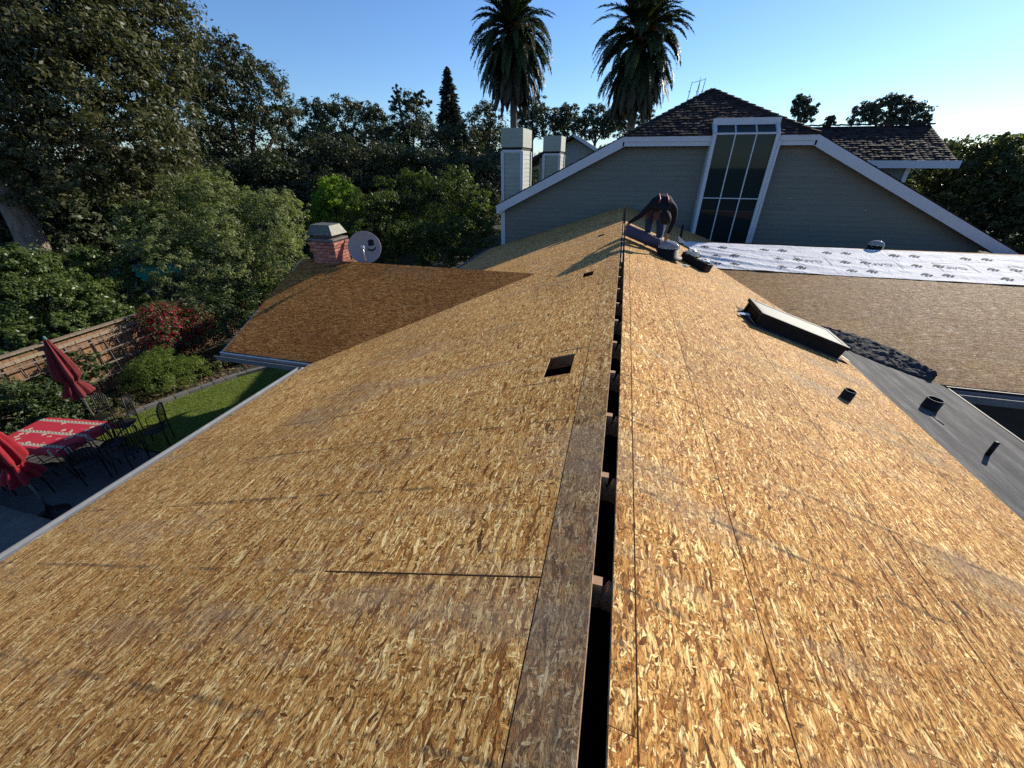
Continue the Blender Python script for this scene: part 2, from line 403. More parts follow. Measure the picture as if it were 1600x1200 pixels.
def glass_mat(name, c=(.02, .03, .03), rough=.03):
    t = NT(name); t.base(c); t.rough(rough); t.b.inputs['Specular IOR Level'].default_value = .8; t.b.inputs['IOR'].default_value = 1.6; return t.m
M['glass'] = glass_mat('dark_window_glass', (.010, .022, .022)); M['glass'].node_tree.nodes['Principled BSDF'].inputs['Specular IOR Level'].default_value = .35; M['glass'].node_tree.nodes['Principled BSDF'].inputs['IOR'].default_value = 1.4
M['skyglass'] = glass_mat('dusty_skylight_glass', (.105, .125, .108), .6); M['skyglass'].node_tree.nodes['Principled BSDF'].inputs['Specular IOR Level'].default_value = .15
def clear_mat():
    t = NT('clear_acrylic'); t.base((.92, .95, .96)); t.rough(.06); t.b.inputs['Transmission Weight'].default_value = .75; t.b.inputs['IOR'].default_value = 1.2; return t.m
M['acrylic'] = clear_mat()
def fabric(name, c, c2=None, rough=.8, sheen=.1):
    t = NT(name); v = t.coords()
    n = t.noise(v, 5, 5, .6); f = t.noise(v, 160, 2)
    t.base(t.mixc(1, c, t.ramp(n, [(.3, .8), (.7, 1.2)]), 'MULTIPLY')); t.rough(rough)
    t.b.inputs['Sheen Weight'].default_value = sheen; t.b.inputs['Specular IOR Level'].default_value = .2
    t.bump(t.math('ADD', n, t.math('MULTIPLY', f, .15)), .8, .02); return t.m
M['umb'] = fabric('crimson_canvas', (.24, .010, .018)); M['umb2'] = fabric('faded_red_canvas', (.13, .016, .018))
M['cover'] = fabric('dark_grey_cover', (.105, .098, .088)); M['shirt'] = fabric('black_shirt', (.009, .010, .013), sheen=0); M['jeans'] = fabric('blue_jeans', (.022, .040, .075), sheen=0)
M['hat'] = fabric('dark_cap', (.015, .010, .010), sheen=0); M['skin'] = plain('skin', (.30, .15, .09), .5); M['boot'] = plain('boot_leather', (.05, .04, .035), .6)
M['roll'] = fabric('purple_grey_felt', (.075, .065, .10), rough=.6)
def membrane_mat():
    t = NT('white_underlayment'); v = t.pos()
    n = t.noise(v, 4, 5, .6, dist=1.2); f = t.noise(v, 22, 3, .6)
    c = t.mixc(1, (.60, .61, .63), t.ramp(n, [(.3, .9), (.7, 1.07)]), 'MULTIPLY')
    t.base(c); t.rough(.75); t.b.inputs['Specular IOR Level'].default_value = .15; t.bump(t.math('ADD', n, t.math('MULTIPLY', f, .3)), .7, .03); return t.m
M['memb'] = membrane_mat(); M['print2'] = plain('grey_print', (.20, .20, .21), .8, spec=.1); M['print'] = plain('dark_print', (.07, .07, .08), .8, spec=.1)
M['water'] = glass_mat('pool_water', (.015, .17, .11), .9); M['water'].node_tree.nodes['Principled BSDF'].inputs['Specular IOR Level'].default_value = 0; M['water'].node_tree.nodes['Principled BSDF'].inputs['IOR'].default_value = 1.33
def cloth_mat():
    t = NT('patterned_cloth'); v = t.coords(); s_ = t.n('ShaderNodeSeparateXYZ'); t.l(v, s_.inputs[0])
    y = s_.outputs[1]; x = s_.outputs[0]
    fy = t.math('ABSOLUTE', t.math('SUBTRACT', t.math('FRACT', t.math('ADD', t.math('DIVIDE', y, .40), .5)), .5))
    band = t.math('LESS_THAN', fy, .10)
    zig = t.math('GREATER_THAN', t.math('FRACT', t.math('ADD', t.math('MULTIPLY', x, 11), t.math('MULTIPLY', fy, 9))), .62)
    bandc = t.mixc(zig, (.45, .38, .27), (.13, .08, .07))
    vo = t.n('ShaderNodeTexVoronoi', voronoi_dimensions='2D', distance='MANHATTAN'); vo.inputs['Scale'].default_value = 5.5; t.l(v, vo.inputs['Vector'])
    mot = t.math('LESS_THAN', vo.outputs['Distance'], .30)
    n = t.math('GREATER_THAN', t.noise(v, 3.2, 2), .52)
    redc = t.mixc(t.math('MULTIPLY', mot, n), (.40, .014, .03), (.45, .38, .26))
    t.base(t.mixc(band, redc, bandc)); t.rough(.8); t.bump(t.noise(v, 90, 2), .3, .003); return t.m
M['cloth'] = cloth_mat()

# ------------------------------------------------------------------ ground, lawn, patio, pool, hills
def sheet(name, poly, z, mat, kind='structure'):
    mb = MB(); mb.add([(x, y, z) for x, y in poly], [tuple(range(len(poly)))])
    o = mb.build(name, mat); tag(o, kind=kind); return o
def grid_ground():
    xs = np.r_[-900, -300, -120, np.linspace(-70, 70, 36), 120, 300, 900]; ys = np.r_[-400, -100, np.linspace(-30, 110, 36), 300, 1500]
    mb = MB(); vs = [(x, y, 0 if (abs(x) < 40 and y < 60) else -.2 + .3 * mnoise.noise(Vector((x * .03, y * .03, 0)))) for y in ys for x in xs]
    n = len(xs); mb.add(vs, [(j * n + i, j * n + i + 1, (j + 1) * n + i + 1, (j + 1) * n + i) for j in range(len(ys) - 1) for i in range(n - 1)])
    o = mb.build('ground', M['ground']); tag(o, kind='structure')
grid_ground()
curbline = [(-12.3, 4.7), (-11.95, 5.6), (-11.5, 6.9), (-11.0, 8.05), (-10.3, 9.05), (-9.0, 10.1), (-7.6, 10.8)]
sheet('lawn', [(-5.3, 4.7)] + [(-12.25, 4.7)] + curbline[1:] + [(-5.3, 11.2)], .012, M['lawn'])
sheet('patio', [(-5.3, -6), (-13.5, -6), (-13.5, 3.9), (-12.35, 4.66), (-5.3, 4.66)], .016, M['patio'])
# grass blades over the lit and shaded lawn
def grass():
    n = 52000
    P = NR.uniform((-12.4, 4.7), (-6.5, 11), (n, 2))
    keep = np.ones(n, bool)
    cx_ = np.interp(P[:, 1], [c[1] for c in curbline], [c[0] for c in curbline]); keep = P[:, 0] > cx_ + .03
    P = P[keep]; n = len(P); a = NR.uniform(0, 6.28, n); h = NR.uniform(.02, .05, n); w = .006
    ln = NR.normal(0, .015, (n, 2))
    V = np.zeros((n, 3, 3)); V[:, 0, :2] = P + np.c_[np.cos(a), np.sin(a)] * w; V[:, 1, :2] = P - np.c_[np.cos(a), np.sin(a)] * w
    V[:, 2, :2] = P + ln; V[:, 0, 2] = V[:, 1, 2] = .012; V[:, 2, 2] = h + .012
    me = fastmesh('grass', V.reshape(-1, 3), 3, leaf('grass_blade', (.10, .145, .012), (.18, .23, .03), (.5, .45, .22), .012, trans=.3))
    o = link('grass', me); tag(o, kind='stuff')
    o['label'] = 'short green grass of the garden lawn beside the house'
grass()
# stone kerb
kb = thing('lawn_kerb', 'curved grey stone kerb between the lawn and the planting bed', 'kerb', (-11, 8, 0))
def interp_path(pts, step):
    out = []; acc = 0
    for a, b in zip(pts[:-1], pts[1:]):
        a = Vector(a); b = Vector(b); L = (b - a).length; k = max(1, round(L / step))
        for i in range(k): out.append((a + (b - a) * ((i + .5) / k), math.atan2((b - a).y, (b - a).x), L / k))
    return out
kmesh = {}
for p, ang, L in interp_path([(a, b) for a, b in curbline], .33):
    key = round(L, 2)
    if key not in kmesh:
        m_ = MB().box((0, 0, 0), (L - .015, .16, .10)).mesh('kerb_stone'); m_.materials.append(M['conc']); kmesh[key] = m_
    o = link('kerb_stone', kmesh[key], kb); o.location = (p.x + 11 - .09, p.y - 8 + .04, .045 + rng.uniform(-.008, .008)); o.rotation_euler = (rng.uniform(-.03, .03), 0, ang + rng.uniform(-.03, .03))
# swimming pool seen through the bushes
pool = thing('swimming_pool', 'teal swimming pool seen through the bushes beyond the fence', 'pool', (-26, 15.5, 0))
MB().add([(-29.5, 13, .02), (-24, 13, .02), (-24, 19, .02), (-29.5, 19, .02)], [(0, 1, 2, 3)]).build('water', M['water'], pool)
mb = MB()
for a, b in (((-29.7, 12.8, .03), (-23.8, 12.8, .03)), ((-29.7, 19.2, .03), (-23.8, 19.2, .03)), ((-29.6, 13, .03), (-29.6, 19, .03)), ((-23.9, 13, .03), (-23.9, 19, .03))): mb.beam(a, b, .3, .08)
mb.build('coping', M['conc'], pool)

# ------------------------------------------------------------------ the house under re-roofing
house = thing('house', 'house being re-roofed, its bare strand board roof slopes open along the ridge', 'house', (0, 0, 0))
def clip(poly, a, b, c):
    """keep a*x+b*y<=c"""
    out = []
    for i in range(len(poly)):
        p, q = poly[i], poly[(i + 1) % len(poly)]
        dp, dq = a * p[0] + b * p[1] - c, a * q[0] + b * q[1] - c
        if dp <= 0: out.append(p)
        if (dp < 0 < dq) or (dq < 0 < dp):
            t = dp / (dp - dq); out.append((p[0] + (q[0] - p[0]) * t, p[1] + (q[1] - p[1]) * t))
    return out
def area(poly): return abs(sum(poly[i][0] * poly[(i + 1) % len(poly)][1] - poly[(i + 1) % len(poly)][0] * poly[i][1] for i in range(len(poly)))) / 2
def panel(polys, pl, u, mat, name='sheathing_panel', th=.012, lift=0.0, parent=house):
    """polys: plan polygons lying on plane z = pl0 + pl1*x + pl2*y; u = long side direction in plan"""
    polys = [p for p in polys if len(p) > 2 and area(p) > 2e-3]
    if not polys: return None
    n = Vector((-pl[1], -pl[2], 1)).normalized(); U = Vector((u[0], u[1], pl[1] * u[0] + pl[2] * u[1])).normalized(); V = n.cross(U)
    cx_, cy_ = polys[0][0]
    O = Vector((cx_, cy_, pl[0] + pl[1] * cx_ + pl[2] * cy_)) + n * lift
    Mx = Matrix((U, V, n)).transposed().to_4x4(); Mx.translation = O; inv = Mx.inverted()
    mb = MB()
    for p in polys:
        L = [inv @ (Vector((x, y, pl[0] + pl[1] * x + pl[2] * y)) + n * lift) for x, y in p]
        k = len(L); vs = L + [v - Vector((0, 0, th)) for v in L]
        mb.add(vs, [tuple(range(k))], 0); mb.add(vs, [tuple(range(k, 2 * k))[::-1]] + [(i, k + i, k + (i + 1) % k, (i + 1) % k) for i in range(k)], 1)
    me = mb.mesh(name, fix=True); me.materials.append(mat); me.materials.append(M['ply_edge'])
    # keep top material upwards
    o = link(name, me, parent); o.matrix_local = Mx
    return o
def rect(x0, x1, y0, y1): return [(x0, y0), (x1, y0), (x1, y1), (x0, y1)]
G = .0032
HOLES = [(-.60, -.365, 2.94, 3.345), (-.60, -.43, 6.39, 6.68), (-.62, -.44, 10.36, 10.61), (-.56, -.42, 12.6, 12.8)]
def cut_holes(polys):
    for (hx0, hx1, hy0, hy1) in HOLES:
        new = []
        for p in polys:
            xs = [q[0] for q in p]; ys = [q[1] for q in p]
            if max(xs) <= hx0 or min(xs) >= hx1 or max(ys) <= hy0 or min(ys) >= hy1: new.append(p); continue
            new.append(clip(p, 0, 1, hy0)); new.append(clip(p, 0, -1, -hy1))
            mid = clip(clip(p, 0, 1, hy1), 0, -1, -hy0)
            new.append(clip(mid, 1, 0, hx0)); new.append(clip(mid, -1, 0, -hx1))
        polys = [q for q in new if len(q) > 2 and area(q) > 1e-5]
    return polys
ML = (4.40, 1 / 3, 0); MR = (4.40, -1 / 3, 0)
WK = .447
LWn = (3.86 - WK * 7.8, 0, WK); LWf = (3.86 + WK * 7.8, 0, -WK)
def left_cut(p):
    # main left slope stays where it is above the left wing: x/3+4.4 > wing
    # near valley: 4.4+x/3 >= c0+WK*y -> -x/3 + WK*y <= 4.4-c0
    a = clip(p, -1 / 3, WK, 4.4 - LWn[0])
    b = clip(p, 1 / 3, -WK, -(4.4 - LWn[0])); b = clip(b, -1 / 3, -WK, 4.4 - LWf[0])
    return [q for q in (a, b) if len(q) > 2]
Y0, Y1 = -2.6, 16.1
def courses(xs, offs, make, y0=Y0, y1=Y1, L=2.44):
    for (xa, xb), off in zip(zip(xs[:-1], xs[1:]), offs):
        y = off
        while y > y0: y -= L
        while y < y1:
            a, b = max(y, y0), min(y + L, y1)
            if b - a > .05: make(min(xa, xb) + G, max(xa, xb) - G, a + G / 2 + (.006 if xa == -.25 and abs(a - 1.01) < .01 else 0), b - G / 2)
            y += L
lxs = [-.040, -.25, -1.425, -2.58, -3.74, -4.90, -5.24]
def mkl(x0, x1, y0, y1):
    polys = []
    for q in left_cut(rect(x0, x1, y0, y1)): polys.append(q)
    polys = cut_holes(polys)
    j = rng.uniform(-.0012, .0012)
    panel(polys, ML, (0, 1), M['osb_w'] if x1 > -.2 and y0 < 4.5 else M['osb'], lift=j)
courses(lxs, [.35, 1.01, -.21, 1.6, .3, 1.4], mkl)
rxs = [.038, .13, .66, 1.80, 2.96, 3.46]
WR = (2.145, 0, .148); WRf = (3.9136 + .148 * 11.95, 0, -.148); YW = 11.95
def right_cut(p):
    a = clip(p, 1, .444, 6.765)
    b = clip(p, -1, -.444, -6.765); b = clip(b, 1, -.444, 1.46 - .444 * 11.95)
    # far piece only beyond the wing ridge
    b = clip(b, 0, -1, -YW)
    return [q for q in (a, b) if len(q) > 2]
def mkr(x0, x1, y0, y1):
    panel(right_cut(rect(x0, x1, y0, y1)), MR, (0, -1), M['osb_r'], lift=rng.uniform(-.0012, .0012))
courses(rxs, [.55, 1.8, .9, -.2, 1.1], mkr)
# left wing (gable towards -x)
def courses_x(ys, offs, make, x0, x1, L=2.44):
    for (ya, yb), off in zip(zip(ys[:-1], ys[1:]), offs):
        x = off
        while x > x0: x -= L
        while x < x1:
            a, b = max(x, x0), min(x + L, x1)
            if b - a > .05: make(a + G / 2, b - G / 2, min(ya, yb) + G / 2, max(ya, yb) - G / 2)
            x += L
def mklw(pln, sgn):
    def f(x0, x1, y0, y1):
        p = rect(x0, x1, y0, y1)
        # wing above main: pln >= 4.4 + x/3  ->  x/3 - pln_y*y <= pln0-4.4
        p = clip(p, 1 / 3, -pln[2], pln[0] - 4.4)
        panel([p], pln, (1, 0), M['osb_old'], lift=rng.uniform(-.001, .001))
    return f
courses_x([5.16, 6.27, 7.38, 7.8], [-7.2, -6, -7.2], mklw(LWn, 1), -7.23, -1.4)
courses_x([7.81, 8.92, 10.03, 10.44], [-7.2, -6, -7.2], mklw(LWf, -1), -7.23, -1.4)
# right wing, low pitch
def mkrw(pln, far):
    def f(x0, x1, y0, y1):
        p = rect(x0, x1, y0, y1)
        if far: p = clip(p, -1, .444, -(1.46 - .444 * 11.95))
        else: p = clip(p, -1, -.444, -6.765)
        panel([p], pln, (1, 0), M['osb_mid'], lift=rng.uniform(-.001, .001))
    return f
courses_x([6.2, 7.1, 8.3, 9.5, 10.7, 11.95], [3.1, 2.0, 3.3, 2.2, 3.0], mkrw(WR, 0), 1, 13.0)
courses_x([11.955, 13.1, 14.3, 15.5, 16.25], [3.1, 2.0, 3.3, 2.2], mkrw(WRf, 1), 1, 13.0)
# rafters below the sheathing
rme = {}
for sgn in (-1, 1):
    for k in range(31):
        y = -2.6 + .0 + (1.02 - .0 - (-2.6)) % .61 + .61 * k
        if y > 16: break
        mb = MB(); e = 5.1 if sgn < 0 else 3.35
        if ('r', sgn) not in rme:
            z0, z1 = 4.40 - .03 - .075, 4.40 - e / 3 - .03 - .075
            mb.beam((sgn * .0 + sgn * .004, 0, z0), (sgn * e, 0, z1), .045, .13)
            me = mb.mesh('rafter'); me.materials.append(M['rafter']); rme[('r', sgn)] = me
        o = link('rafter', rme[('r', sgn)], house); o.location = (0, y + sgn * .0, 0)
        if sgn < 0: o.location.y += .0
# stub of every rafter tail seen in the open ridge slot
mb = MB().box((0, 0, 0), (.045, .038, .05)); stub = mb.mesh('rafter_end'); stub.materials.append(M['rafter'])
for k in range(26):
    o = link('rafter_end', stub, house); o.location = (-.022 + rng.uniform(-.003, .003), 1.02 + .61 * k + rng.uniform(-.02, .02), 4.352)
# the last rafters carry a ridge board
MB().beam((.0, 6.9, 4.335), (.0, 11.6, 4.345), .020, .08).build('ridge_board', plain('ridge_board_wood', (.40, .27, .19), .7), house)
# attic, closed so it is dark
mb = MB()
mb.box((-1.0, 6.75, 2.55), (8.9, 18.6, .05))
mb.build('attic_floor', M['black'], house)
for y in (Y0 - .02, 16.12):
    MB().prism([(-5.1, y, 0), (3.4, y, 0), (3.4, y, 3.2), (0, y, 4.33), (-5.1, y, 2.63)], (0, .1, 0)).build('gable_wall', M['siding_ch'], house)
MB().box((-4.92, 6.75, 1.31), (.14, 18.5, 2.62)).build('side_wall', M['stucco'], house)
MB().box((3.5, 6.6, 1.5), (.14, 18.4, 3.0)).build('side_wall', M['stucco'], house)
# left wing body
MB().prism([(-7.05, 7.7, 0), (-7.05, 10.1, 0), (-7.05, 10.1, 2.78), (-7.05, 7.8, 3.80), (-7.05, 5.5, 2.78), (-7.05, 5.5, 2.6), (-7.05, 7.7, 2.6)], (.12, 0, 0)).build('gable_wall', M['stucco'], house)
MB().box((-6.0, 7.75, 1.30), (1.9, .12, 2.60)).build('side_wall', M['stucco'], house)
MB().box((-6.0, 10.1, 1.38), (1.9, .12, 2.76)).build('side_wall', M['stucco'], house)
MB().beam((-5.75, 5.28, 2.60), (-5.75, 5.28, 0), .11, .11, up=(0, 1, 0)).build('porch_post', M['gutter'], house)
MB().prism([(-7.23, 5.16, 2.665), (-7.23, 5.16, 2.53), (-7.23, 7.8, 3.71), (-7.23, 7.8, 3.845)], (.03, 0, 0)).build('bargeboard', M['white'], house)
MB().prism([(-7.23, 10.44, 2.665), (-7.23, 10.44, 2.53), (-7.23, 7.8, 3.71), (-7.23, 7.8, 3.845)], (.03, 0, 0)).build('bargeboard', M['white'], house)
def gutter(a, b, side, mat=M['gutter'], name='gutter', s=.9):
    """open K-style trough from a to b; side = outward unit vector"""
    a = Vector(a); b = Vector(b); o = Vector(side); d = (b - a).normalized(); mb = MB()
    prof = [(0, 0), (0, -.105), (.075, -.105), (.10, -.04), (.115, -.012), (.115, 0), (.108, 0), (.108, -.012), (.092, -.045), (.07, -.097), (.006, -.097), (.006, 0)]
    prof = [(x * s, z * s) for x, z in prof]; n = len(prof)
    vs = [p + o * x + Vector((0, 0, z)) for p in (a, b) for x, z in prof]
    mb.add(vs, [(i, (i + 1) % n, n + (i + 1) % n, n + i) for i in range(n)])
    mb.add(vs, [(0, 1, 10, 11), (1, 2, 9, 10), (2, 3, 8, 9), (3, 4, 7, 8), (4, 5, 6, 7)]); mb.add(vs, [tuple(n + i for i in f) for f in [(0, 1, 10, 11), (1, 2, 9, 10), (2, 3, 8, 9), (3, 4, 7, 8), (4, 5, 6, 7)]])
    return mb.build(name, mat, house)
gutter((-5.262, Y0, 2.650), (-5.262, 5.0, 2.650), (-1, 0, 0)); gutter((-5.262, 10.6, 2.650), (-5.262, 16.1, 2.650), (-1, 0, 0))
MB().beam((-5.256, Y0, 2.595), (-5.256, 5.0, 2.595), .02, .12).build('fascia', M['white'], house)
MB().box((-5.25, 1.2, 2.660), (.035, 7.5, .004)).build('drip_edge', M['gutter'], house)
gutter((-7.25, 5.13, 2.645), (-5.30, 5.13, 2.645), (0, -1, 0), s=1.15)
MB().beam((-7.25, 5.142, 2.60), (-5.0, 5.142, 2.60), .02, .12).build('fascia', M['white'], house)
# low felted roof between the main slope and the right wing
GZ = lambda x: 3.245 - .156 * (x - 3.45)
def felt_roof():
    p = rect(3.40, 4.66, Y0, 7.6)
    # below the wing plane is hidden: keep z_grey > z_wing : 3.245-.156(x-3.45) > 2.145+.148y
    p = clip(p, .156, .148, 3.245 + .156 * 3.45 - 2.145)
    panel([p], (3.245 + .156 * 3.45, -.156, 0), (0, -1), M['felt'], 'felt_roof', th=.03)
felt_roof()
MB().box((4.675, 1.75, GZ(4.66) - .02), (.02, 8.7, .05)).build('drip_edge', M['blackmetal'], house)
MB().box((4.72, 1.75, GZ(4.66) - .05), (.012, 8.7, .035)).build('gutter_lip', M['gutter'], house)
MB().box((4.55, 1.75, 1.5), (.12, 8.7, 2.9)).build('side_wall', M['stucco'], house)
gutter((4.76, 6.16, 3.02), (13, 6.16, 3.02), (0, -1, 0), s=1.3)
MB().beam((4.7, 6.175, 3.0), (13, 6.175, 3.0), .02, .11).build('fascia', M['blackmetal'], house)
MB().box((9.0, 6.9, 1.5), (8.6, .12, 3.0)).build('side_wall', plain('shade_dark_wall', (.035, .03, .026), .8), house)  # shade under the wing eave put into the wall's dark colour

# skylight on the right slope
def slope_frame(x, y, pl):
    n = Vector((-pl[1], -pl[2], 1)).normalized(); V = Vector((1, 0, pl[1])).normalized(); U = n.cross(V)
    Mx = Matrix((V, U, n)).transposed(); return Vector((x, y, pl[0] + pl[1] * x + pl[2] * y)), Mx
def skylight():
    c, Mx = slope_frame(2.63, 6.50, MR)
    o = MB(); w, l, h = 1.24, .64, .15
    for (dx, dy, sx, sy) in ((0, -l / 2, w, .05), (0, l / 2, w, .05), (-w / 2, 0, .05, l), (w / 2, 0, .05, l)):
        o.box(c + Mx @ Vector((dx, dy, h / 2)), (sx + (.05 if sx > .06 else -.05), sy, h), M=Mx)
    body = o.build('skylight_curb', M['blackmetal'], house)
    f = MB()
    for (dx, dy, sx, sy) in ((0, -l / 2 - .012, w + .10, .07), (0, l / 2 + .012, w + .10, .07), (-w / 2 - .012, 0, .07, l - .05), (w / 2 + .012, 0, .07, l - .05)):
        f.box(c + Mx @ Vector((dx, dy, h + .03)), (sx, sy, .055), M=Mx)
    f.build('skylight_frame', M['blackmetal'], body, bevel=.006)
    g = MB().box(c + Mx @ Vector((0, 0, h + .045)), (w - .03, l - .03, .012), M=Mx); g.build('skylight_glass', M['skyglass'], body)
    MB().box(c + Mx @ Vector((0, 0, .004)), (w + .26, l + .22, .004), M=Mx).build('flashing', M['felt'], body)
    for dx, dy, a in ((-.72, -.30, .5), (-.78, -.12, -.3), (.72, -.34, .2)):
        MB().box(c + Mx @ Vector((dx, dy, .05)), (.16, .10, .004), M=Mx @ Matrix.Rotation(a, 3, 'Y')).build('flashing_tab', M['flash'], body)
skylight()
def collar(p, r, h, nrm, name='vent_collar', mat=None, inner=.86):
    n = Vector(nrm).normalized(); q = n.to_track_quat('Z', 'Y').to_matrix()
    mb = MB().lathe(p, [(r, 0), (r * .98, h), (r * inner, h), (r * inner, .02)], 20, M=q)
    mb.lathe(p, [(r * inner, .02), (.001, .02)], 20, M=q)
    o = mb.build(name, mat or M['blackmetal'], house)
    return o
up = (0, 0, 1)
collar((2.58, 4.50, 4.4 - 2.58 / 3 - .01), .060, .115, (.15, 0, 1))
collar((3.92, 5.22, GZ(3.92) - .01), .085, .14, (.1, 0, 1))
MB().tube([(3.93, 4.30, GZ(3.93) - .02), (3.93, 4.30, GZ(3.93) + .17)], .022, 12).build('vent_pipe', M['blackmetal'], house)
MB().tube([(3.80, 5.00, GZ(3.8) + .004), (3.83, 4.80, GZ(3.83) + .004)], .004, 5).build('vent_seal', M['rubber'], house)
MB().tube([(1.72, 13.2, 3.5), (1.72, 13.2, 4.2)], .035, 10).build('vent_pipe', M['blackmetal'], house)
# tubular skylights with clear domes
def tube_dome(x, y, z, r, label):
    o = MB().lathe((x, y, z), [(r * 1.5, -.02), (r * 1.45, .01), (r * 1.05, .03), (r * 1.02, r * 1.0), (r * .9, r * 1.0)], 28).build('tubular_skylight', M['blackmetal'], house)
    tag(o, label)
    prof = [(r * 1.08, r * .95)] + [(r * 1.06 * math.cos(t), r * (1.0 + .62 * math.sin(t))) for t in [i * math.pi / 2 / 7 for i in range(8)]]
    MB().lathe((x, y, z), prof, 28).build('clear_dome', M['acrylic'], o)
tube_dome(.93, 8.85, 4.4 - .93 / 3 + .02, .20, 'black ringed tubular skylight with clear dome beside the worker')
tube_dome(6.20, 12.15, 3.86, .16, 'clear domed tubular skylight behind the white underlayment')

# brick chimney on the left wing
bc = MB().box((-6.50, 7.95, 3.68), (.56, .46, 1.30)).build('brick_chimney', M['mortar'], house)
tag(bc, 'red brick chimney with concrete cap at the end of the left wing')
bm1 = MB().box((0, 0, 0), (.185, .035, .056)).mesh('brick'); bm1.materials.append(M['brick'])
bm2 = MB().box((0, 0, 0), (.09, .035, .056)).mesh('brick'); bm2.materials.append(M['brick'])
def bricks():
    for row in range(10):
        z = 3.63 + row * .068; out = .024 if row in (7, 8) else (.04 if row == 9 else 0)
        for face in range(4):
            W_ = .56 if face in (0, 2) else .46
            W_ += 2 * out + .03
            n = 3 if face in (0, 2) else 2; off = 0 if (row + face) % 2 else .5
            step = W_ / (n + .0)
            xs = [(-W_ / 2 + step * (i + .5)) for i in range(n)] if off == 0 else [-W_ / 2 + step * .25] + [-W_ / 2 + step * (i + 1) for i in range(n - 1)] + [W_ / 2 - step * .25]
            for i, x in enumerate(xs):
                half = off and i in (0, len(xs) - 1)
                o = link('brick', bm2 if half else bm1, bc)
                d = (.23 if face in (0, 2) else .28) + out + rng.uniform(-.003, .004)
                if face == 0: p = (x, -d); a = 0
                elif face == 2: p = (x, d); a = 0
                elif face == 1: p = (d, x); a = math.pi / 2
                else: p = (-d, x); a = math.pi / 2
                o.location = (-6.50 + p[0], 7.95 + p[1], z); o.rotation_euler = (0, 0, a + rng.uniform(-.02, .02))
                o.scale = ((step - .012) / (.185), 1, 1) if not half else ((step / 2 - .012) / .09, 1, 1)
bricks()
MB().box((-6.50, 7.95, 4.32), (.66, .56, .045)).build('cap_slab', plain('sooty_slab', (.14, .12, .11), .9, var=.3), bc, bevel=.01)
MB().box((-6.50, 7.95, 4.375), (.46, .36, .07)).build('flue', M['leather'], bc)
mb = MB(); c = Vector((-6.50, 7.95, 4.41))
def hood(mb, c):
    b = [(-.33, -.27), (.33, -.27), (.33, .27), (-.33, .27)]; t_ = [(-.24, -.19), (.24, -.19), (.24, .19), (-.24, .19)]
    vs = [c + Vector((x, y, .01)) for x, y in b] + [c + Vector((x, y, .20)) for x, y in t_]
    mb.add(vs, [(0, 1, 5, 4), (1, 2, 6, 5), (2, 3, 7, 6), (3, 0, 4, 7)]); mb.add(vs, [(4, 5, 6, 7)])
hood(mb, c); ho = mb.build('chimney_hood', plain('galvanised_mossy', (.11, .11, .09), .6, .3, var=.5, scale=18, dirt=(.09, .10, .05)), bc)
so = ho.modifiers.new('s', 'SOLIDIFY'); so.thickness = .012

# satellite dish
dish = thing('satellite_dish', 'grey oval satellite dish beside the brick chimney', 'satellite dish', (-5.80, 8.28, 3.70))
dq = Matrix.Rotation(R(-52), 3, 'Z') @ Matrix.Rotation(R(66), 3, 'X')
dq = Vector((.42, -.80, .42)).normalized().to_track_quat('Z', 'Y').to_matrix()
dc = Vector((-5.82, 8.30, 4.06))
prof = [(r, .10 * (r / .36) ** 2) for r in (0.001, .06, .12, .18, .24, .30, .35, .362)]
MB().lathe(dc, prof + [(.368, .098), (.36, .085)] + [(r, .10 * (r / .36) ** 2 - .012) for r in (.30, .2, .1, .001)], 40, M=dq).build('reflector', plain('dish_grey', (.26, .25, .25), .5, var=.06), dish)
def on_dish(x, y, d=.006): return dc + dq @ Vector((x, y, .10 * (x * x + y * y) / .36 ** 2 + d))
mb = MB()
def dpoly(pts): mb.add([on_dish(*p) for p in pts], [tuple(range(len(pts)))])
dpoly([(.08, .05), (.21, .05), (.21, .17), (.16, .19), (.08, .17)])
arc = [(.145 + .085 * math.cos(t), .02 + .055 * math.sin(t)) for t in [math.pi + i * math.pi / 8 for i in range(9)]]
arc2 = [(.145 + .10 * math.cos(t), .01 + .085 * math.sin(t)) for t in [math.pi + i * math.pi / 8 for i in range(9)]]
for i in range(8): dpoly([arc[i], arc[i + 1], arc2[i + 1], arc2[i]])
dpoly([(-.02, -.045), (.09, -.045), (.09, -.055), (-.02, -.055)])
mb.build('dish_logo', M['blackmetal'], dish)
MB().tube([dc + dq @ Vector((0, -.34, .05)), dc + dq @ Vector((0, -.30, .30)), dc + dq @ Vector((0, -.10, .42))], .014, 8).build('feed_arm', M['flash'], dish)
MB().box(dc + dq @ Vector((0, -.08, .43)), (.06, .06, .10), M=dq).build('receiver', M['white'], dish)
MB().tube([(-5.86, 8.42, 3.55), (-5.86, 8.42, 3.95), dc + dq @ Vector((0, 0, -.02))], .022, 8).build('mast', M['flash'], dish)

# dark pry bar and cord lying by the chimney
o = MB().tube([(-6.45, 7.55, 3.78), (-6.2, 7.62, 3.80), (-5.98, 7.70, 3.85), (-5.85, 7.78, 3.88)], .018, 6).build('roof_flashing', M['leather'], origin=(-6.2, 7.6, 3.8)); tag(o, 'rusty strip of metal flashing left at the foot of the brick chimney', 'flashing')

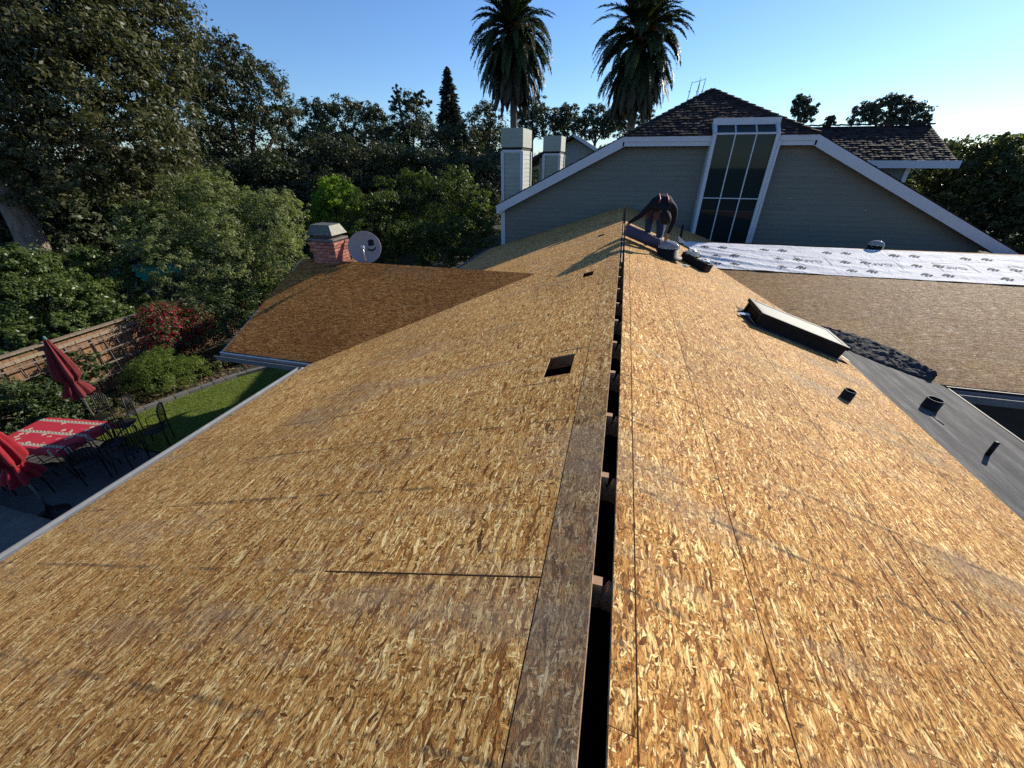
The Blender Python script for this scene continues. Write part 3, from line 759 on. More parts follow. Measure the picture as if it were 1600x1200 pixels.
# ------------------------------------------------------------------ white printed underlayment on the right wing
def mz(x, y):
    z = 2.145 + .148 * y if y < YW else 3.9136 - .148 * (y - YW)
    f = 0
    for k, (sl, of, amp, wd) in enumerate(((-.30, .10, .035, .07), (-.34, .50, .045, .06), (-.27, .85, .03, .07), (-.42, 1.2, .02, .05), (-.22, 1.35, .02, .06))):
        d = (y - 10.15 - of) - sl * (x - 2.0) - .25; L_ = max(0, 1 - max(0, x - 2.0) / (2.6 + .3 * k))
        f += amp * L_ * math.exp(-(d / wd) ** 2)
    f += .010 * mnoise.noise(Vector((x * 1.6, y * 4.5, 0))) + .007 * abs(mnoise.noise(Vector((x * 5 + y * 4, y * 6, 3))))
    return z + .012 + f
memb = thing('underlayment_sheet', 'white roofing underlayment printed with dark paw prints, laid along the right wing', 'underlayment', (6, 11, 3.8))
xs = np.arange(1.55, 13.0, .06); ys = np.r_[np.arange(10.13, 11.95, .045), 11.95, 12.05]
mb = MB(); vs = []
for y in ys:
    for x in xs:
        s_ = max(0, min(1, (11.95 - y) / 1.8)); xx = x + max(0, 1 - (x - 1.55) / 1.2) * (.62 * s_ + .05 * mnoise.noise(Vector((0, y * 5, 0))))
        yy = y + (.015 * mnoise.noise(Vector((x * 2, 0, 0))) if y < 10.2 else 0)
        vs.append((xx, yy, mz(xx, yy)))
n = len(xs); mb.add(vs, [(j * n + i, j * n + i + 1, (j + 1) * n + i + 1, (j + 1) * n + i) for j in range(len(ys) - 1) for i in range(n - 1)], smooth=True)
mb.build('sheet', M['memb'], memb, fix=False)
def paw(mb, x, y, s):
    def blob(cx_, cy_, rx, ry):
        k = 9; pts = [(x + cx_ * s + rx * s * math.cos(t), y + cy_ * s + ry * s * math.sin(t)) for t in [i * 2 * math.pi / k for i in range(k)]]
        mb.add([(a, b, mz(a, b) + .007) for a, b in pts], [tuple(range(k))])
    blob(0, .28, .38, .30)
    for cx_, cy_ in ((-.52, .02), (-.20, -.30), (.20, -.30), (.52, .02)): blob(cx_, cy_, .15, .20)
mb = MB()
x = 2.15
while x < 12.5:
    for dx, yy in ((0, 11.55), (.42, 11.58), (.18, 10.95), (.60, 10.98), (.0, 10.42), (.40, 10.45)):
        paw(mb, x + dx + .12 * (yy < 10.6), yy, .165)
    x += 1.40
pr_ = mb.build('paw_print', M['print'], memb, fix=False); tag(pr_, kind='stuff')
cu = bpy.data.curves.new('t', 'FONT'); cu.body = 'GAF'; cu.size = .20; cu.align_x = 'CENTER'; cu.align_y = 'CENTER'
to = bpy.data.objects.new('t', cu); col.objects.link(to)
tme = bpy.data.meshes.new_from_object(to.evaluated_get(bpy.context.evaluated_depsgraph_get())); bpy.data.objects.remove(to)
tv = [v.co.copy() for v in tme.vertices]; tf = [tuple(p.vertices) for p in tme.polygons]
x = 4.45
while x < 12.5:
    mb = MB(); cx_, cy_ = x, 10.93
    mb.add([(cx_ - v.x * 1.1, cy_ - v.y, mz(cx_ - v.x, cy_ - v.y) + .007) for v in tv], tf)
    def ln_(a, b, w=.006):
        for i in range(8):
            p = Vector(a).lerp(Vector(b), i / 8); q = Vector(a).lerp(Vector(b), (i + 1) / 8); d = (q - p).normalized(); s_ = Vector((-d.y, d.x)) * w
            mb.add([(c_.x, c_.y, mz(c_.x, c_.y) + .006) for c_ in (p - s_, q - s_, q + s_, p + s_)], [(0, 1, 2, 3)])
    ln_((cx_ - .33, cy_ + .26), (cx_ + .33, cy_ + .26)); ln_((cx_ - .33, cy_ + .26), (cx_ - .33, cy_ - .22)); ln_((cx_ + .33, cy_ + .26), (cx_ + .33, cy_ - .22))
    mb.build('printed_lettering', M['print2'], memb, fix=False)
    x += 1.40

# torn felt heaped in the valley
def crumple():
    mb = MB(); nx, ny = 90, 24; vs = []
    for j in range(ny):
        for i in range(nx):
            u = i / (nx - 1); v = j / (ny - 1)
            # runs along the valley from (3.45,7.45) to (4.55,6.32)
            ax = 3.38 + 1.22 * u; ay = 7.52 - 1.22 * u
            w = .62 * math.sin(math.pi * min(1, max(0.02, u * 1.0))) ** .5 + .04
            x = ax + (v - .35) * w * .75; y = ay + (v - .35) * w * .75
            base = max(GZ(x), 2.145 + .148 * y)
            e = math.sin(math.pi * v) ** .6
            z = base + .012 + e * (.04 + .08 * abs(mnoise.noise(Vector((u * 16, v * 3, 1)))) + .03 * mnoise.noise(Vector((u * 40, v * 9, 5))))
            x += .04 * mnoise.noise(Vector((u * 18, v * 6, 9))); y += .04 * mnoise.noise(Vector((u * 18, v * 6, 19)))
            vs.append((x, y, z))
    mb.add(vs, [(j * nx + i, j * nx + i + 1, (j + 1) * nx + i + 1, (j + 1) * nx + i) for j in range(ny - 1) for i in range(nx - 1)], smooth=False)
    o = mb.build('torn_felt', plain('old_black_felt', (.05, .05, .052), .85, spec=.1, var=.5, scale=12, bump=.8, bscale=30), origin=(4, 6.9, 3.2), fix=False)
    tag(o, 'crumpled black roofing felt heaped in the valley below the skylight', 'felt')
crumple()

# roll of underlayment under the worker, bin with wrapper
roll = thing('underlayment_roll', 'dark purple roll of underlayment across the ridge under the worker', 'roll', (.5, 9.2, 4.4))
a = Vector((.03, 9.30, 4.55)); b = Vector((.98, 9.08, 4.24)); d = (b - a).normalized()
MB().tube([a, b], .12, 24).build('wound_sheet', M['roll'], roll)
MB().tube([a - d * .006, a + d * .01], [.05, .05], 14).build('core', M['flash'], roll)
mb = MB(); pts = []
for i in range(9): t_ = i / 8; pts.append((0.0 + 0, -t_ * .30, 0))
mb.add([(.06, 9.12, 4.385), (.98, 8.92, 4.085), (1.0, 8.62, 4.075), (.08, 8.80, 4.382)], [(0, 1, 2, 3)]); 
binb = thing('black_box', 'black plastic box with crumpled white wrapper, lying at the valley by the worker', 'box', (1.55, 9.25, 3.9))
c, Mx = slope_frame(1.55, 9.22, MR); Mz = Mx @ Matrix.Rotation(R(-40), 3, 'Z')
mb = MB(); w, l, h = .62, .24, .17
mb.box(c + Mz @ Vector((0, 0, .01)), (w, l, .02), M=Mz)
for dx, dy, sx, sy in ((0, -l / 2, w, .02), (0, l / 2, w, .02), (-w / 2, 0, .02, l), (w / 2, 0, .02, l)): mb.box(c + Mz @ Vector((dx, dy, h / 2)), (sx + (.02 if sx > .1 else 0), sy - (.02 if sy > .1 else 0), h), M=Mz)
mb.build('tub', M['blackmetal'], binb, bevel=.008)
def crump(c, r, mat, name, parent, seed, sub=3, sx=1, sz=.6):
    bm = bmesh.new(); bmesh.ops.create_icosphere(bm, subdivisions=sub, radius=r)
    for v in bm.verts:
        k = 1 + .55 * mnoise.noise(v.co * (2.2 / r) + Vector((seed, 0, 0))) + .25 * mnoise.noise(v.co * (6 / r) + Vector((0, seed, 0)))
        v.co = Vector((v.co.x * k * sx, v.co.y * k, v.co.z * k * sz))
    me = bpy.data.meshes.new(name); bm.to_mesh(me); bm.free(); me.materials.append(mat)
    return link(name, me, parent, Vector(c) - (wloc(parent) if parent else Vector((0, 0, 0))))
paperm = plain('paper_wrapper', (.62, .62, .56), .6, var=.15, scale=8)
crump(c + Mz @ Vector((-.18, .0, .20)), .13, paperm, 'wrapper', binb, 3, sx=1.2)
crump(c + Mz @ Vector((.12, .03, .16)), .11, paperm, 'wrapper', binb, 8, sx=1.5, sz=.4)
for i, (x, y, s_, lb) in enumerate(((2.02, 10.6, .05, 'small grey scrap of wrapper on the brown strand board below the white sheet'), (1.30, 8.72, .05, 'scrap of clear plastic on the boards beside the tubular skylight'))):
    z = 4.4 - x / 3
    z = max(z, 2.145 + .148 * y)
    o = crump((x, y, z + .02), s_, paperm, 'wrapper_scrap', None, i, 2, 1.8, .3); tag(o, lb, 'scrap')
# folded triangle of the sheet end standing up
o = MB().add([(1.50, 11.75, 3.93), (1.72, 11.70, 3.90), (1.46, 11.82, 4.10), (1.60, 11.9, 3.95)], [(0, 1, 2), (0, 2, 3), (1, 3, 2)]).build('sheet_corner', M['memb'], memb)

# ------------------------------------------------------------------ neighbouring gabled house beyond
nh = thing('gabled_house', 'sage green sided house with brown tiled roof and tall slanted corner window', 'house', (2.6, 16.5, 0))
YF, YWALL = 16.2, 16.6
EZ = 6.50; XL, XR, XC = -.35, 5.55, 2.60; SL = .49
def rake_z(x, off=0):   # underside line of the rake
    if x < XL: return EZ - (XL - x) * SL - off
    if x > XR: return EZ - (x - XR) * SL - off
    return EZ - off
WX0, WX1 = 2.53, 4.37
# siding boards, each its own part, cut by the rakes and the window
bh = .165; z = 1.9
while z < EZ - .1:
    z1 = z + bh
    xl = max(-4.72, XL - (EZ - .13 - (z + bh * .5)) / SL) if True else 0
    xr = min(11.4, XR + (EZ - .13 - (z + bh * .5)) / SL)
    for xa, xb in ((xl, WX0 + .02), (WX1 - .02, xr)):
        if xb - xa < .05: continue
        def zr(x): return rake_z(x, .05)
        zt = z1 + .02
        pts = [(xa, z), (xb, z), (xb, min(zt, max(z + .01, zr(xb)))), (xa, min(zt, max(z + .01, zr(xa))))]
        mb = MB(); f = [(x_, YWALL - .016, z_) for x_, z_ in pts[:2]] + [(x_, YWALL + .004 - .004, z_) for x_, z_ in pts[2:]]
        bk = [(x_, YWALL + .03, z_) for x_, z_ in pts]
        mb.add(f + bk, [(0, 1, 2, 3), (4, 7, 6, 5), (0, 4, 5, 1), (2, 6, 7, 3), (0, 3, 7, 4), (1, 5, 6, 2)])
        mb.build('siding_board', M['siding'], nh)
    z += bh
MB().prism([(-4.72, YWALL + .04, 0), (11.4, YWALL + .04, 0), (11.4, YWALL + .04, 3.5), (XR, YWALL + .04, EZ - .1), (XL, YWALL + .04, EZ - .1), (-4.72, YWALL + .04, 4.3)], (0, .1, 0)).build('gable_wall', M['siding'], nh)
for x_ in (-4.78, ):
    MB().box((x_, YWALL + .0, 2.2), (.17, .10, 4.4)).build('corner_board', M['white'], nh)
# eave and rake boards, two steps
def fasc(p, q, hh, yy, name='fascia', th=.04, dz=0):
    p = Vector((p[0], yy, p[1] + dz)); q = Vector((q[0], yy, q[1] + dz))
    MB().prism([p, q, q - Vector((0, 0, hh)), p - Vector((0, 0, hh))], (0, th, 0)).build(name, M['white'], nh)
fasc((XL, EZ + .05), (WX0 + .02, EZ + .05), .15, YF)
fasc((XL + .05, EZ - .10), (WX0 - .05, EZ - .10), .15, YF + .03)
fasc((WX1 + .1, EZ + .05), (XR, EZ + .05), .15, YF)
fasc((WX1 + .15, EZ - .10), (XR - .05, EZ - .10), .15, YF + .03)
MB().prism([(XL - .003, YF, EZ + .05), (XL - .003, YF, EZ - .27), (-4.95, YF, EZ - .27 - 4.6 * SL), (-4.95, YF, EZ + .05 - 4.6 * SL)], (0, .045, 0)).build('rake_board', M['white'], nh)
MB().prism([(XR + .003, YF, EZ + .05), (XR + .003, YF, EZ - .27), (12.6, YF, EZ - .27 - 7.05 * SL), (12.6, YF, EZ + .05 - 7.05 * SL)], (0, .045, 0)).build('rake_board', M['white'], nh)
for (xa, xb) in ((XL, WX0 - .05), (WX1 + .15, XR)):
    MB().box(((xa + xb) / 2, (YF + YWALL) / 2, EZ - .24), (xb - xa, YWALL - YF - .06, .02)).build('soffit', M['white'], nh)
# roof of tiles
HP = (8.05 - 6.5) / 2.95
def tiles(quads, mb, tw=.20, ex=.175):
    """quads: (O, across unit, up-slope vector unit, width function(v)->(u0,u1), slope length)"""
    for O, A, S, wf, L in quads:
        O = Vector(O); A = Vector(A).normalized(); S = Vector(S).normalized(); N = A.cross(S).normalized()
        if N.z < 0: N = -N
        r = 0; v = 0
        while v < L:
            u0, u1 = wf(v); e = min(ex, L - v)
            if u1 - u0 > .05:
                k = max(1, int(round((u1 - u0) / tw))); w = (u1 - u0) / k; sh = 0
                for i in range(k):
                    a = u0 + w * (i + .02); b = u0 + w * (i + .98)
                    h0 = .040 + rng.uniform(-.012, .016); d = rng.uniform(-.015, .015)
                    p = [O + A * a + S * (v + d) , O + A * b + S * (v + d), O + A * b + S * (v + e + .03), O + A * a + S * (v + e + .03)]
                    up_ = [p[0] + N * h0, p[1] + N * h0, p[2] + N * .015, p[3] + N * .015]
                    mid0 = (up_[0] + up_[1]) / 2 + N * .008
                    mb.add([p[0], p[1], up_[0], up_[1], up_[2], up_[3], mid0], [(0, 1, 3, 6, 2), (2, 6, 3, 4, 5), (1, 4, 3), (0, 2, 5)])
            v += ex; r += 1
mb = MB()
sl = math.sqrt(1 + HP * HP)
# near hip face
Lh = 2.95 * sl
tiles([((XC, YF - .02, EZ + .06), (1, 0, 0), (0, 1, HP), lambda v: (-2.95 * (1 - v / Lh), 2.95 * (1 - v / Lh)), Lh)], mb)
# west and east main slopes : from rake base to ridge
ss = math.sqrt(1 + SL * SL)
def west(v):   # u runs along +y from YF
    x = -4.95 + v / ss; return ((0 if x < XL else (x - XL) * 1.0), 15.0)
tiles([((-4.95, YF, EZ + .06 - 4.6 * SL), (0, 1, 0), (1, 0, SL), west, 7.55 * ss)], mb, tw=.22)
def east(v):
    x = 12.6 - v / ss; return ((0 if x > XR else (XR - x) * 1.0), 15.0 if x < 7.4 else 5.6)
tiles([((12.6, YF, EZ + .06 - 7.05 * SL), (0, 1, 0), (-1, 0, SL), east, 10.0 * ss)], mb, tw=.22)
# cross wing behind
EW, YE = 5.78, 20.5
lw_ = math.sqrt(1 + .5 * .5)
tiles([((6.0, YE, EW), (1, 0, 0), (0, 1, .5), lambda v: (-1.5, 5.95), 2.65 * lw_)], mb)
tl = mb.build('roof_tile', M['tile'], nh, fix=True); tag(tl, kind='stuff')
# solid roof deck below the tiles
mb = MB()
apex = (XC, YF + 2.95, EZ + 2.95 * HP); back = (XC, 31, EZ + 2.95 * HP)
mb.add([(XL, YF + .02, EZ), (XR, YF + .02, EZ), apex], [(0, 1, 2)])
mb.add([(-4.95, YF + .03, EZ - 4.6 * SL), (XL, YF + .03, EZ), apex, back, (-4.95, 31, EZ - 4.6 * SL)], [(0, 1, 2, 3, 4)])
mb.add([(12.6, YF + .03, EZ - 7.05 * SL), (XR, YF + .03, EZ), apex, back, (XR + 2, 31, EZ - 2 * SL), (XR + 2, 22, EZ - 2 * SL), (12.6, 22, EZ - 7.05 * SL)], [(0, 1, 2, 3, 4, 5, 6)])
mb.add([(4.0, YE + .02, EW - .02), (11.95, YE + .02, EW - .02), (11.95, YE + 2.65, EW + 1.31), (4.0, YE + 2.65, EW + 1.31)], [(0, 1, 2, 3)])
mb.add([(4.0, YE + 5.3, EW - .02), (11.95, YE + 5.3, EW - .02), (11.95, YE + 2.65, EW + 1.31), (4.0, YE + 2.65, EW + 1.31)], [(3, 2, 1, 0)])
dk = mb.build('roof_deck', plain('roof_underlay', (.03, .024, .022), .9), nh, fix=False)
MB().box((9.2, YE - .02, EW - .06), (5.7, .05, .26)).build('fascia', M['white'], nh)
MB().box((8.4, YE + .5, 2.8), (4.4, .12, 5.7)).build('side_wall', M['siding'], nh)
MB().box((10.68, YE + .48, 2.8), (.16, .18, 5.7)).build('corner_board', M['white'], nh)
MB().prism([(11.85, YE + .3, EW - .1), (11.85, YE + 5.0, EW - .1), (11.85, YE + 2.65, EW + 1.15)], (-.1, 0, 0)).build('gable_end', M['siding'], nh)
# hip ridge caps
mb = MB()
for a, b in (((XL, YF, EZ + .1), (XC, YF + 2.95, apex[2] + .1)), ((XR, YF, EZ + .1), (XC, YF + 2.95, apex[2] + .1))):
    a = Vector(a); b = Vector(b); k = 14
    for i in range(k):
        p = a.lerp(b, i / k); q = a.lerp(b, (i + 1.15) / k); mb.beam(p + Vector((0, 0, .02)), q - Vector((0, 0, .02)), .18, .045)
for i in range(18):
    mb.beam((5.2 + i * .38, YE + 2.65, EW + 1.42), (5.6 + i * .38, YE + 2.65, EW + 1.39), .18, .045)
cp = mb.build('ridge_cap', M['tile'], nh); tag(cp, kind='stuff')
# tall window, vertical below, leaning back above
WY = 16.14; WZ0, WZ1, WZ2 = 2.4, 6.60, 6.90; WD = .42
win = MB()
fw = .10
def bar(mb, p, q, w, d): mb.beam(p, q, w, d, up=(0, -1, .001))
for x_ in (WX0, WX1): bar(win, (x_, WY, WZ0), (x_, WY, WZ1), fw, .10)
bar(win, (WX1 + .10, WY + .03, WZ0), (WX1 + .10, WY + .03, WZ1 - .2), .08, .14)
for x_ in (WX0, WX1): win.beam((x_, WY, WZ1), (x_, WY + WD, WZ2), fw, .09)
win.box(((WX0 + WX1) / 2 + .0, WY + WD - .02, WZ2 + .05), (WX1 - WX0 + .16, .10, .19))
wf_ = win.build('window_frame', M['white'], nh)
cheek = MB()
for x_ in (WX0 - .04, WX1 + .05):
    cheek.prism([(x_, WY, WZ0), (x_, YWALL + .1, WZ0), (x_, YWALL + .3, WZ1 + .1), (x_, WY + WD, WZ2), (x_, WY, WZ1)], (.03 if x_ > 3 else -.03, 0, 0))
cheek.build('window_cheek', M['white'], wf_)
px_ = [WX0 + .05, WX0 + (WX1 - WX0) / 3, WX0 + 2 * (WX1 - WX0) / 3, WX1 - .05]
zsplit = [WZ0, 4.72, WZ1]
for i in range(3):
    for j in range(2):
        MB().box(((px_[i] + px_[i + 1]) / 2, WY + .02, (zsplit[j] + zsplit[j + 1]) / 2), (px_[i + 1] - px_[i] - .02, .012, zsplit[j + 1] - zsplit[j] - .02)).build('pane', M['glass'], wf_)
    m_ = MB(); m_.prism([(px_[i] + .01, WY + .03, WZ1 + .01), (px_[i + 1] - .01, WY + .03, WZ1 + .01), (px_[i + 1] - .01, WY + WD, WZ2 - .02), (px_[i] + .01, WY + WD, WZ2 - .02)], (0, .008, -.01)); m_.build('pane', M['glass'], wf_)
for x_ in px_[1:3]:
    m_ = MB(); bar(m_, (x_, WY, WZ0), (x_, WY, WZ1), .035, .05); m_.beam((x_, WY, WZ1), (x_, WY + WD, WZ2), .035, .05); m_.build('mullion', M['white'], wf_)
for zz, t_ in ((4.72, .03), (WZ1, .055)):
    MB().box(((WX0 + WX1) / 2, WY - .004, zz), (WX1 - WX0 - fw, .045, t_)).build('transom', M['white'], wf_)
# clad chimneys
def clad(x0, x1, y0, y1, ztop, label):
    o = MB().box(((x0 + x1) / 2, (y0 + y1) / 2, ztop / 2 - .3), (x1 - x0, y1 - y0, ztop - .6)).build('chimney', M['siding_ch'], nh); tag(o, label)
    MB().box(((x0 + x1) / 2, (y0 + y1) / 2, ztop - .33), (x1 - x0 + .10, y1 - y0 + .10, .66)).build('chimney_top', M['siding_ch'], o)
    MB().box(((x0 + x1) / 2, (y0 + y1) / 2, ztop - .72), (x1 - x0 + .02, y1 - y0 + .02, .10)).build('painted_shadow_band', M['black'], o)  # black band painted in as the shadow below the wider top
    for x_, y_ in ((x0, y0), (x1, y0), (x1, y1)):
        MB().box((x_, y_, ztop / 2 - .4), (.13, .13, ztop - .8)).build('corner_board', M['white'], o)
    MB().box(((x0 + x1) / 2, y0 - .01, ztop - .80), (x1 - x0, .05, .10)).build('trim', M['white'], o)
    z = ztop - .92
    while z > 3.2:
        # front and right lap boards
        mb = MB(); f0 = y0 - .018
        mb.add([(x0 + .06, f0, z), (x1 - .06, f0, z), (x1 - .06, y0 - .004, z + .17), (x0 + .06, y0 - .004, z + .17), (x0 + .06, y0 + .01, z), (x1 - .06, y0 + .01, z)], [(0, 1, 2, 3), (0, 4, 5, 1)])
        mb.build('siding_board', M['siding_ch'], o, fix=False)
        mb = MB(); f0 = x1 + .018
        mb.add([(f0, y0 + .06, z), (f0, y1 - .06, z), (x1 + .004, y1 - .06, z + .17), (x1 + .004, y0 + .06, z + .17), (x1 - .01, y0 + .06, z), (x1 - .01, y1 - .06, z)], [(0, 1, 2, 3), (1, 0, 4, 5)])
        mb.build('siding_board', M['siding_ch'], o, fix=False)
        z -= .165
clad(-5.17, -4.35, 18.0, 19.6, 6.98, 'taller clad chimney at the left eave')
clad(-4.26, -3.46, 22.5, 24.0, 6.91, 'smaller clad chimney further back')
# antenna
an = thing('roof_antenna', 'thin metal television antenna on the peak of the tiled roof', 'antenna', (2.0, 18.6, 7.9))
MB().tube([(2.05, 18.6, 7.7), (2.05, 18.6, 8.42)], .010, 6).build('mast', M['rubber'], an)
mb = MB(); mb.tube([(1.80, 18.6, 8.28), (2.2, 18.6, 8.36)], .008, 5)
mb.build('boom', M['rubber'], an)
for i, x_ in enumerate((1.72, 1.98, 2.16)):
    MB().tube([(x_, 18.45, 7.75 + .1 * i), (x_ + .06, 18.55, 8.30 + .05 * i)], .012, 5).build('element', M['rubber'], an)
    MB().tube([(x_ - .02, 18.45, 8.0), (x_ + .08, 18.55, 8.03)], .010, 5).build('element', M['rubber'], an)

# small far house behind the chimneys
fh = thing('far_house', 'far pale gabled house with dark roof between the clad chimneys and the palm', 'house', (-5, 38, 0))
MB().prism([(-7.5, 38, 0), (-2.2, 38, 0), (-2.2, 38, 6.1), (-4.6, 38, 7.4), (-7.5, 38, 6.0)], (0, 6, 0)).build('wall', M['stucco'], fh)
mb = MB(); mb.beam((-4.6, 40.5, 7.6), (-1.6, 40.5, 5.95), 7, .18, up=(0, 0, 1)); mb.beam((-4.6, 40.5, 7.6), (-9.5, 40.5, 5.2), 7, .18)
mb.build('roof', plain('dark_shingle', (.05, .04, .038), .8, var=.3, scale=4), fh)
MB().beam((-4.6, 36.98, 7.62), (-1.6, 36.98, 5.97), .04, .2).build('bargeboard', M['white'], fh)
for x_ in (-5.6, -4.2, -3.2): MB().box((x_, 37.97, 4.4), (.8, .05, 1.3)).build('window', M['glass'], fh)

# ------------------------------------------------------------------ garden fence with trellis
fe = thing('garden_fence', 'tall cedar board fence with trellis along the back of the garden', 'fence', (-14, 8, 0))
bme = MB().box((0, 0, .86), (.02, .138, 1.70)).mesh('fence_board'); bme.materials.append(M['fence'])
y = 1.0
while y < 20:
    o = link('fence_board', bme, fe); o.location = (rng.uniform(-.006, .006), y - 8, rng.uniform(-.01, .01)); o.rotation_euler = (0, 0, rng.uniform(-.03, .03)); y += .144
for y in np.arange(1, 20.1, 2.4):
    MB().box((-13.93, y, .93), (.09, .09, 1.86)).build('post', M['fence_cap'], fe)
MB().box((-13.96, 10.5, 1.80), (.15, 19.2, .04)).build('cap_rail', M['fence_cap'], fe)
for z in (.45, 1.60): MB().box((-13.955, 10.5, z), (.035, 19.2, .09)).build('rail', M['fence_cap'], fe)
tr = thing('trellis', 'weathered grey lath trellis leaning against the cedar fence', 'trellis', (-13.8, 6.5, 0))
for i in range(15):
    y = 4.2 + i * .30
    MB().beam((-13.78, y, .15), (-13.82, y + rng.uniform(-.05, .05), 1.62 + rng.uniform(-.1, .1)), .035, .015, up=(0, 1, 0)).build('lath', M['trellis'], tr)
for z in (.5, .85, 1.2, 1.5):
    MB().beam((-13.76, 4.1, z), (-13.76, 8.5, z + rng.uniform(-.04, .04)), .03, .02, up=(1, 0, 0)).build('lath', M['trellis'], tr)

# ------------------------------------------------------------------ vegetation
def leaves(blobs, n, size, mat, seed, clump=.28, ncl=None, up=.35, shape=.42, flat=1.0, droop=0, mats=None, pm=0, inner=.22):
    """blobs: (center, rx, ry, rz). leaf-sized folded rhombs gathered in clumps through the crown"""
    rs = np.random.RandomState(seed)
    B = [(np.array(c, float), np.array(r, float)) for c, r in blobs]
    w = np.array([(r[0] * r[1] + r[1] * r[2] + r[0] * r[2]) for _, r in B]); w /= w.sum()
    out = []
    for (c, r), wi in zip(B, w):
        k = max(8, int(n * wi)); kc = ncl and max(6, int(ncl * wi)) or max(10, k // 28)
        d = rs.normal(size=(kc, 3)); d /= np.linalg.norm(d, axis=1)[:, None]
        d[:, 2] = np.where(d[:, 2] < -.55, -d[:, 2], d[:, 2])
        rad = np.where(rs.rand(kc) < inner, rs.uniform(.3, .8, kc), rs.uniform(.78, 1.08, kc))
        lump = 1 + .16 * np.sin(d[:, 0] * 5 + seed) * np.cos(d[:, 1] * 4 + seed * 2) + .10 * np.sin(d[:, 2] * 9 + seed)
        cc = c + d * r * (rad * lump)[:, None]
        cr = clump * r.mean() * rs.uniform(.5, 1.25, kc)
        idx = rs.randint(0, kc, k)
        off = rs.normal(size=(k, 3)); off /= np.linalg.norm(off, axis=1)[:, None]; off *= (rs.rand(k) ** .45)[:, None]
        off[:, 2] *= .7 * flat
        P = cc[idx] + off * cr[idx][:, None]
        nrm = off * .9 + d[idx] * .5 + rs.normal(size=(k, 3)) * .55; nrm[:, 2] += up
        out.append((P, nrm))
    P = np.concatenate([o[0] for o in out]); N_ = np.concatenate([o[1] for o in out]); N_ /= np.linalg.norm(N_, axis=1)[:, None]
    k = len(P); T = rs.normal(size=(k, 3)); T[:, 2] -= droop; T -= N_ * (T * N_).sum(1)[:, None]; T /= np.linalg.norm(T, axis=1)[:, None]
    S_ = np.cross(N_, T); L = size * rs.uniform(.6, 1.35, k)[:, None]; W_ = L * shape
    V = np.empty((k, 4, 3)); V[:, 0] = P - T * L * .5; V[:, 1] = P + S_ * W_ * .5 + T * L * .08; V[:, 2] = P + T * L * .5; V[:, 3] = P - S_ * W_ * .5 + T * L * .08 
    V[:, 1] += N_ * W_ * .12; V[:, 3] += N_ * W_ * .12
    ok = V[:, :, 2].min(1) > .02
    V = V[ok]
    if mats: return fastmesh('crown', V.reshape(-1, 3), 4, None, (rs.rand(len(V)) < pm).astype(int), mats)
    return fastmesh('crown', V.reshape(-1, 3), 4, mat)
def bl(px, py, D, rpx, sy=1.0, sz=1.0):
    p = at(px, py, D); r = rpx * mpp(p); return (tuple(p), (r, r * sy, r * sz))
def shrub(name, label, cat, blobs, n, size, mat, seed, stem=None, group=None, parts='foliage', **k):
    c0 = Vector(blobs[0][0]); base = Vector((sum(b[0][0] for b in blobs) / len(blobs), sum(b[0][1] for b in blobs) / len(blobs), 0))
    t = thing(name, label, cat, base, group=group)
    me = leaves(blobs, n, size, mat, seed, **k); me.name = parts
    me.transform(Matrix.Translation(-base)); o = link(parts, me, t)
    if stem is not None:
        for q in stem:
            mb = MB(); pts = [Vector(p) for p in q[0]]; mb.tube(pts, q[1], 9); mb.build('trunk' if q[1][0] > .12 else 'branch', q[2] if len(q) > 2 else M['bark'], t)
    return t
def simple_trunk(blobs, r, lean=0):
    bx = sum(b[0][0] for b in blobs) / len(blobs); by = sum(b[0][1] for b in blobs) / len(blobs); top = max(b[0][2] for b in blobs); low = min(b[0][2] for b in blobs)
    base = Vector((bx + lean, by, -.1)); st = [([base, base.lerp(Vector((bx, by, low)), .5) + Vector((.1 * r, 0, 0)), (bx, by, low), (bx + .1, by, low + (top - low) * .6)], [r, r * .8, r * .6, r * .25])]
    for b in blobs[:6]:
        p = Vector((bx, by, low * .8 + .2)); q = Vector(b[0]); st.append(([p, p.lerp(q, .5) + Vector((0, 0, .15 * (q - p).length)), q], [min(r * .45, .11), r * .3, r * .1]))
    return st

# big near oak, top left
B = [bl(60, 40, 21, 120), bl(180, 40, 22, 105), bl(20, 170, 21, 110), bl(150, 170, 20, 110), bl(222, 110, 21, 66), bl(222, 232, 21, 66), bl(120, 285, 20, 78), bl(20, 290, 20, 60), bl(205, 300, 21, 48), bl(248, 185, 22, 46), bl(-80, 100, 22, 120), bl(110, -60, 22, 130), bl(240, 20, 22, 46), bl(-60, 250, 22, 80)]
tb = Vector(at(62, 430, 21)); tb.z = -.1
tr_pts = [Vector((tb.x, tb.y, -.1)), at(62, 408, 20.6), at(45, 365, 20.6), at(22, 320, 20.8), at(15, 250, 21), at(60, 150, 21)]
shrub('oak_tree', 'huge near oak with dense olive crown filling the top left corner', 'tree', B, 125000, .145, M['oak'], 1, [(tr_pts, [.55, .42, .36, .34, .26, .12], bark('oak_bark_pale', (.17, .125, .095))), ([at(22, 320, 20.8), at(90, 260, 20.5), at(170, 200, 20.5)], [.11, .1, .04]), ([at(18, 270, 21), at(-30, 180, 21)], [.11, .05])], clump=.17, ncl=3300)
# second oak
B = [bl(345, 130, 33, 58), bl(400, 165, 34, 58), bl(315, 190, 33, 66), bl(400, 235, 34, 62), bl(438, 195, 34, 26), bl(330, 265, 33, 60), bl(372, 92, 33, 26), bl(315, 100, 33, 30), bl(290, 130, 33, 40), bl(440, 270, 34, 34), bl(300, 330, 33, 50)]
shrub('oak_tree', 'broad dark oak standing right of the huge near oak against the sky', 'tree', B, 46000, .19, M['oak2'], 2, simple_trunk(B, .45), clump=.20, ncl=1500)
